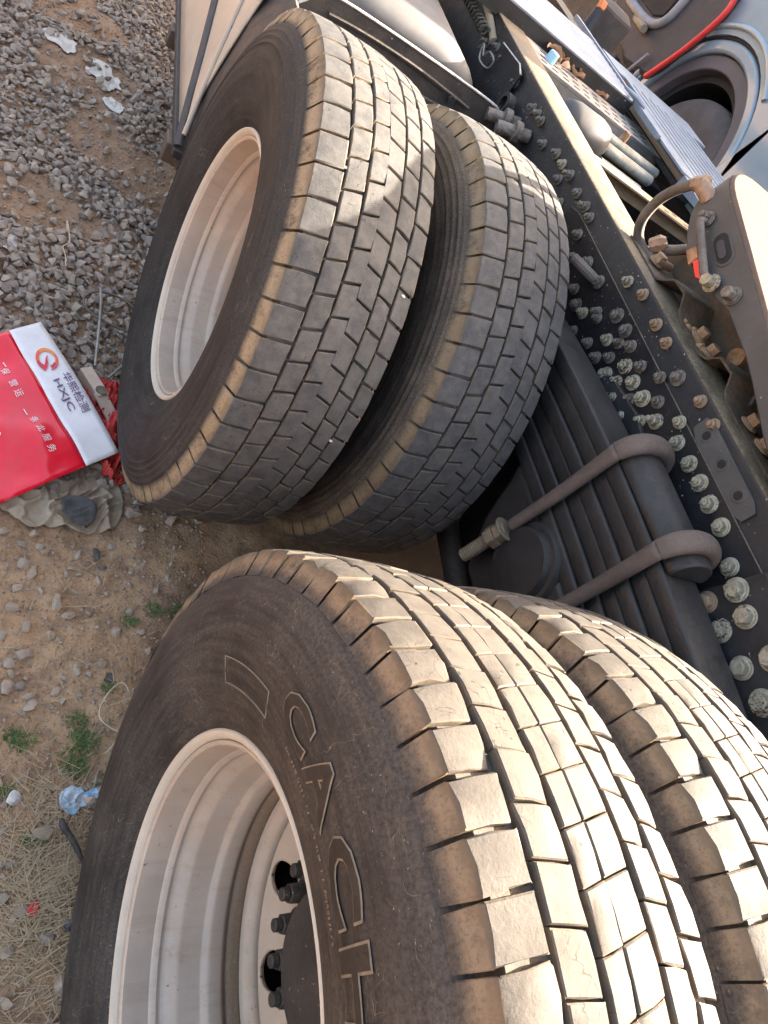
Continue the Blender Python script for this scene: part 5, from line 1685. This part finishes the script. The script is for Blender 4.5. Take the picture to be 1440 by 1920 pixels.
# ring logo
def ring_band(cs, ct, r0f, r1f, a0, a1, mat, n=28, lift=0.0026):
    V, F = [], []
    for a in np.linspace(a0, a1, n):
        for rr_ in (r0f(a), r1f(a)):
            V.append(sign_pt(cs + rr_ * math.cos(R_(a)) * 1.18 / 0.429, ct - rr_ * math.sin(R_(a)) * 0.92, lift))
    for i in range(n - 1): F.append((2 * i, 2 * i + 1, 2 * i + 3, 2 * i + 2))
    MB().add(V, F).build('logo_ring', mat, sg, smooth=80)
cs, ct = 0.275, 0.046
thick = lambda a: 0.0075
ring_band(cs, ct, lambda a: 0.0215, lambda a: 0.030, 95, 200, M['p_orange'])
ring_band(cs, ct, lambda a: 0.0215, lambda a: 0.030, 198, 262, M['p_orangered'], lift=0.0027)
ring_band(cs, ct, lambda a: 0.0205 + 0.003 * (a - 40) / 55, lambda a: 0.0295, 40, 97, M['p_orangered'], lift=0.0027)
ring_band(cs, ct, lambda a: 0.018, lambda a: 0.0255, -8, 42, M['p_crimson'])
ring_band(cs, ct, lambda a: 0.0275, lambda a: 0.0305, -12, 40, M['p_crimson'])
ring_band(cs, ct, lambda a: 0.0225 - 0.004 * (a - 260) / 60, lambda a: 0.030 + 0.004 * (a - 260) / 60, 260, 322, M['p_crimson'], lift=0.0028)
V = [sign_pt(cs + a / 0.429, ct - b, 0.0029) for a, b in ((0.030, -0.024), (0.012, -0.013), (-0.006, -0.001), (-0.010, 0.008), (-0.001, 0.001), (0.014, -0.004), (0.024, -0.012))]
MB().add(V, [tuple(range(7))]).build('logo_swoosh', M['p_crimson'], sg)

# ------------------------------------------------------------------ cloth, papers, wires
def crumple(name, outline, mat, h=0.012, amp=0.02, freq=14, n=26, seed=0, thick=0.0015, folds=True, label=None, cat=None, group=None, z0=0.0, sharp=None):
    """a limp sheet with an irregular outline lying on the ground with folds"""
    O = np.array(outline, float)
    c = O.mean(0)
    ang = np.arctan2(O[:, 1] - c[1], O[:, 0] - c[0])
    od = np.argsort(ang); ang = ang[od]; rad = np.linalg.norm(O - c, axis=1)[od]
    A = np.linspace(-math.pi, math.pi, n * 3, endpoint=False)
    Rr = np.interp(A, np.concatenate([ang - 2 * math.pi, ang, ang + 2 * math.pi]), np.tile(rad, 3))
    if sharp and sharp < 15:
        Rr = Rr * (1 + 0.5 * vn(A * 3.1 + seed, A * 0 + seed * 1.7, seed))
    V = [(c[0], c[1], 0)]
    F = []
    m = len(A)
    for k in range(1, n + 1):
        for a, r in zip(A, Rr): V.append((c[0] + math.cos(a) * r * k / n, c[1] + math.sin(a) * r * k / n, 0))
    for j in range(m): F.append((0, 1 + j, 1 + (j + 1) % m))
    for k in range(n - 1):
        for j in range(m):
            F.append((1 + k * m + j, 1 + (k + 1) * m + j, 1 + (k + 1) * m + (j + 1) % m, 1 + k * m + (j + 1) % m))
    V = np.array(V)
    x, y = V[:, 0], V[:, 1]
    w1 = x + 0.03 * vn(x * 12, y * 12, seed + 3); w2 = y + 0.03 * vn(x * 12, y * 12, seed + 5)
    rid = 1 - np.abs(vn(w1 * freq, w2 * freq * 0.6, seed)) * 2.6
    rid2 = 1 - np.abs(vn(w1 * freq * 2.3, w2 * freq * 2.1, seed + 1)) * 2.6
    rid3 = 1 - np.abs(vn((w1 + w2) * freq * 0.55, (w1 - w2) * freq * 2.4, seed + 7)) * 3.0
    edge_f = np.concatenate([[1], np.repeat(np.linspace(1, 0, n), m)]) ** 0.5
    V[:, 2] = gh(x, y) + 0.004 + h + z0 + amp * (0.75 * np.clip(rid, 0, 1) ** 3 + 0.16 * np.clip(rid2, 0, 1) ** 2 + 0.5 * np.clip(rid3, 0, 1) ** 3) * (0.35 + 0.65 * edge_f)
    o = MB().add(V, F).build(name, mat, None, smooth=sharp or 70, recalc=False)
    o.modifiers.new('solidify', 'SOLIDIFY').thickness = thick
    return tag(o, label, cat, group)
crumple('rag', [(-0.235, 0.985), (-0.162, 0.942), (-0.13, 0.955), (-0.085, 0.962), (-0.026, 0.958), (0.018, 0.975), (0.036, 1.02), (0.024, 1.11), (-0.02, 1.16), (-0.15, 1.12), (-0.22, 1.04)], M['cloth'],
        0.001, 0.034, 19, 62, 1, 0.0012, label='creased grey beige rag under the bottom edge of the printed sheet', cat='rag')
crumple('rag', [(-0.105, 1.015), (-0.075, 0.962), (-0.055, 0.955), (-0.03, 0.985), (-0.028, 1.008), (-0.06, 1.03)], M['dark_rag'], 0.034, 0.008, 25, 12, 4, 0.002,
        label='small dark blue grey rag lying on the beige rag', cat='rag')
crumple('red_paper', [(-0.055, 1.45), (-0.02, 1.45), (0.02, 1.40), (0.028, 1.30), (0.025, 1.24), (-0.005, 1.20), (-0.03, 1.30)], M['redpaper'], 0.010, 0.075, 34, 18, 8, 0.0006,
        label='crumpled red paper between the card box and the front tyre', cat='paper', sharp=20)
crumple('red_paper', [(0.012, 1.20), (0.04, 1.18), (0.042, 1.13), (0.02, 1.105), (-0.02, 1.14), (-0.025, 1.17)], M['redpaper'], 0.004, 0.065, 40, 16, 11, 0.0006,
        label='crumpled red paper at the corner of the printed sheet', cat='paper', sharp=20)
# torn card box end
cbx = MB()
bR = Matrix.Rotation(math.atan2(-0.085, 0.054), 3, 'Z')
cbo = MB().box((-0.066, 1.395, -0.002), (0.095, 0.034, 0.034), bR).build('card_box', M['card'], None, bevel=0.003)
tag(cbo, 'torn beige card box end beside the red paper', 'box')
MB().lathe([(0.001, 0.016), (0.004, 0.015), (0.004, 0.0)], 20).xf(Matrix.Translation((-0.048, 1.368, 0.0125)) @ Matrix.Rotation(R_(-90), 4, 'Y')).build('round_hole', M['rust_dark'], cbo)
MB().box((-0.022, 1.325, -0.005), (0.10, 0.035, 0.006), Matrix.Rotation(-0.95, 3, 'Z') @ Matrix.Rotation(0.25, 3, 'Y')).build('torn_flap', M['card'], cbo, bevel=0.001)

def wire(name, pts, r, mat, label, cat, smooth=6):
    o = MB().tube(pts, r, 8, smooth=smooth).build(name, mat, None, smooth=70)
    return tag(o, label, cat)
wire('metal_rod', [(-0.076, 1.775, 0.004), (-0.072, 1.72, 0.01), (-0.068, 1.612, 0.004), (-0.067, 1.462, 0.0)], 0.0042, M['wire'], 'straight grey steel rod lying over the gravel above the card box', 'rod')
wire('metal_rod', [(0.062, 1.60, 0.0), (0.021, 1.525, 0.004), (-0.031, 1.432, 0.0)], 0.0038, M['wire'], 'short steel rod running from the red paper to the front tyre', 'rod')
wire('cable', [(0.05, 1.72, -0.006), (0.026, 1.754, -0.004), (-0.01, 1.768, 0.0), (-0.045, 1.768, 0.004), (-0.085, 1.755, 0.005), (-0.112, 1.725, 0.002), (-0.115, 1.695, 0.0), (-0.098, 1.668, -0.002), (-0.06, 1.652, -0.002), (-0.008, 1.643, -0.003), (0.03, 1.645, -0.004), (0.08, 1.65, -0.006)],
     0.0034, M['black_wire'], 'looped black cable on the gravel beside the front tyre', 'cable')
zc_ = -0.027
wire('cord', [(0.075, 0.575, zc_), (0.065, 0.588, zc_ + .004), (0.054, 0.590, zc_), (0.033, 0.567, zc_), (0.019, 0.534, zc_), (0.021, 0.512, zc_), (0.038, 0.497, zc_), (0.063, 0.485, zc_)], 0.0016, M['cord'], 'looped pale cord on the dirt beside the rear tyre', 'cord')
wire('cord', [(0.08, 0.508, zc_ + .003), (0.066, 0.49, zc_), (0.05, 0.46, zc_), (0.036, 0.443, zc_ - .004)], 0.0014, M['cord'], 'short straight piece of pale cord below the cord loop', 'cord')
wire('cord', [(-0.185, 1.985, -0.004), (-0.19, 2.03, 0.0), (-0.175, 1.94, 0.0), (-0.19, 1.90, 0.002), (-0.18, 1.87, -0.002), (-0.175, 1.82, 0.0)], 0.0018, M['cord'], 'thin straw coloured string on the gravel above the printed sheet', 'string')
wire('twig', [(-0.038, 0.318, -0.018), (-0.034, 0.305, -0.014), (-0.023, 0.292, -0.018), (-0.008, 0.268, -0.014), (0.009, 0.240, -0.024), (0.013, 0.222, -0.03)], [0.004, 0.0075, 0.006, 0.0055, 0.0035, 0.002], M['twig'], 'charred black twig lying between straw and rear tyre', 'twig')
wire('rod_stub', [(0.012, 0.162, -0.022), (-0.012, 0.140, -0.022)], 0.0075, M['grey_steel'], 'grey pipe stub poking out beneath the rear tyre', 'pipe', 0)

def scrap(outline, mat, label, amp=0.007, freq=38, seed=3, name='paper_scrap', h=0.003):
    return crumple(name, outline, mat, h, amp, freq, 12, seed, 0.0004, label=label, cat='paper scrap', sharp=12)
scrap([(-0.345, 3.19), (-0.325, 3.215), (-0.275, 3.10), (-0.295, 3.06), (-0.31, 3.08)], M['paper'], 'narrow white paper strip on the gravel at the upper left')
scrap([(-0.195, 3.10), (-0.14, 3.155), (-0.10, 3.10), (-0.085, 3.06), (-0.105, 2.985), (-0.13, 2.97), (-0.165, 3.02)], M['paper'], 'torn white paper sheet on the dirt near the side skirt', seed=5)
scrap([(-0.125, 2.90), (-0.11, 2.915), (-0.055, 2.86), (-0.065, 2.845)], M['paper'], 'small white paper sliver below the torn sheet', seed=6)
scrap([(-0.38, 1.94), (-0.355, 1.93), (-0.295, 1.89), (-0.31, 1.845), (-0.36, 1.86), (-0.39, 1.88)], M['paper'], 'crumpled white scrap at the left edge above the printed sheet', seed=7)
scrap([(-0.042, 0.362), (-0.022, 0.378), (0.006, 0.372), (0.034, 0.378), (0.020, 0.350), (-0.004, 0.340), (-0.028, 0.328)], M['bluepaper'], 'blue and white printed scrap beside the rear tyre', 0.006, 60, 8)
scrap([(0.028, 0.608), (0.038, 0.616), (0.044, 0.606), (0.034, 0.594)], M['dark_rag'], 'small black scrap above the cord loop', 0.003, 60, 9)
scrap([(-0.078, 0.178), (-0.066, 0.186), (-0.058, 0.172), (-0.07, 0.162)], M['redpaper'], 'tiny faded red scrap in the straw', 0.003, 50, 10)

# ------------------------------------------------------------------ grass and straw
def blade_strip(V, F, base, d, l, w, curl, nseg=4):
    o = len(V)
    side = np.array([-d[1], d[0], 0.0]); side /= np.linalg.norm(side) + 1e-9
    for k in range(nseg + 1):
        t = k / nseg
        p = base + d * l * t + np.array([0, 0, -curl * l * t * t])
        ww = w * (1 - t * 0.9)
        V.append(p - side * ww); V.append(p + side * ww)
    for k in range(nseg): F.append((o + 2 * k, o + 2 * k + 1, o + 2 * k + 3, o + 2 * k + 2))
tufts = [(-0.02, 0.505, .020, 'a'), (-0.012, 0.475, .018, 'a'), (0.004, 0.468, .022, 'b'), (-0.022, 0.43, .024, 'a'), (-0.010, 0.415, .018, 'a'), (-0.115, 0.462, .018, 'c'), (0.126, 0.782, .018, 'd'), (0.185, 0.777, .022, 'd'),
         (0.075, 0.745, .014, 'd'), (-0.085, 0.285, .014, 'e'), (-0.13, 0.37, .014, 'c'), (0.035, 0.585, .012, 'd'), (0.055, 0.39, .020, 'b'), (0.035, 0.36, .016, 'b'), (-0.135, 0.475, .014, 'c')]
labs = dict(a='low green grass tuft in the bare dirt left of the rear tyre', b='green grass tuft close beside the rear tyre wall', c='small grass tuft at the left edge of the dirt',
            d='sparse grass tuft in the dirt between the two wheels', e='green grass tuft beside the pale stone in the straw')
for x, y, s, g in tufts:
    V, F = [], []
    for _ in range(int(170 * s / 0.018)):
        a = r2.uniform(0, 6.28); rr_ = s * math.sqrt(r2.random()) * 1.15
        bx, by = x + rr_ * math.cos(a), y + rr_ * math.sin(a)
        d = np.array([r2.normal(0, 0.55), r2.normal(0, 0.55), 1.0]); d /= np.linalg.norm(d)
        blade_strip(V, F, np.array([bx, by, float(gh(bx, by)) - 0.002]), d, r2.uniform(0.008, 0.022), r2.uniform(0.0006, 0.0013), r2.uniform(0, 0.4), 3)
    o = MB().add(V, F).build('grass_tuft', M['grass'], None, smooth=0, recalc=False)
    tag(o, labs[g], 'grass', 'grass tufts in the dirt')
V, F = [], []
for _ in range(1700):
    if r2.random() < 0.86:
        x = r2.normal(-0.06, 0.055); y = r2.normal(0.20, 0.10)
    else:
        x = r2.uniform(-0.25, 0.15); y = r2.uniform(0, 0.9)
    a = r2.uniform(0, math.pi)
    d = np.array([math.cos(a), math.sin(a), r2.normal(0.06, 0.10)])
    blade_strip(V, F, np.array([x, y, float(gh(x, y)) + r2.uniform(0.002, 0.010)]), d, r2.uniform(0.012, 0.095), r2.uniform(0.0003, 0.0010), r2.uniform(-0.1, 0.35), 5)
so_ = MB().add(V, F).build('straw', M['straw'], None, smooth=0, recalc=False)
so_['kind'] = 'stuff'
V, F = [], []
for _ in range(900):
    x = r2.uniform(-0.6, 0.2); y = r2.uniform(0.0, 3.2)
    a = r2.uniform(0, math.pi)
    d = np.array([math.cos(a), math.sin(a), r2.normal(0.02, 0.06)])
    blade_strip(V, F, np.array([x, y, float(gh(x, y)) + r2.uniform(0.002, 0.012)]), d, r2.uniform(0.01, 0.05), r2.uniform(0.0004, 0.0009), r2.uniform(-0.1, 0.3), 4)
ro_ = MB().add(V, F).build('rootlets', M['rootlet'], None, smooth=0, recalc=False)
ro_['kind'] = 'stuff'

# dry leaves caught on the crossmember
for i, (x, y, s, lab) in enumerate(((1.03, 2.44, .045, 'largest curled dry leaf on the slotted crossmember'), (1.08, 2.47, .036, 'dry leaf right of the largest on the slotted crossmember'), (1.13, 2.42, .034, 'pale dry leaf in the middle of the slotted crossmember'),
                                    (1.17, 2.46, .03, 'dry brown leaf under the rusty bar on the crossmember'), (1.25, 2.40, .032, 'rightmost dry leaf on the slotted crossmember'), (1.06, 2.38, .026, 'small dry leaf at the front row of slots'))):
    V, F = [], []
    n = 8
    for u in range(n + 1):
        for v in range(5):
            a = u / n; w = math.sin(math.pi * min(1, a * 0.9 + 0.08)) * 0.5 * (v - 2) / 2
            V.append((s * (a - 0.5) * 1.6, s * w * 1.3, s * (0.28 * (v - 2) ** 2 / 4 + 0.22 * math.sin(a * 5 + i) + 0.06 * ((u + v) % 2))))
    for u in range(n):
        for v in range(4): F.append((u * 5 + v, u * 5 + v + 1, (u + 1) * 5 + v + 1, (u + 1) * 5 + v))
    Mx = Matrix.Translation((x, y, 1.066)) @ Matrix.Rotation(i * 1.3, 4, 'Z') @ Matrix.Rotation(0.3 * (i % 3 - 1), 4, 'X')
    o = MB().add(V, F).xf(Mx).build('dry_leaf', M['leaf'], None, smooth=50, recalc=False)
    tag(o, lab, 'leaf')
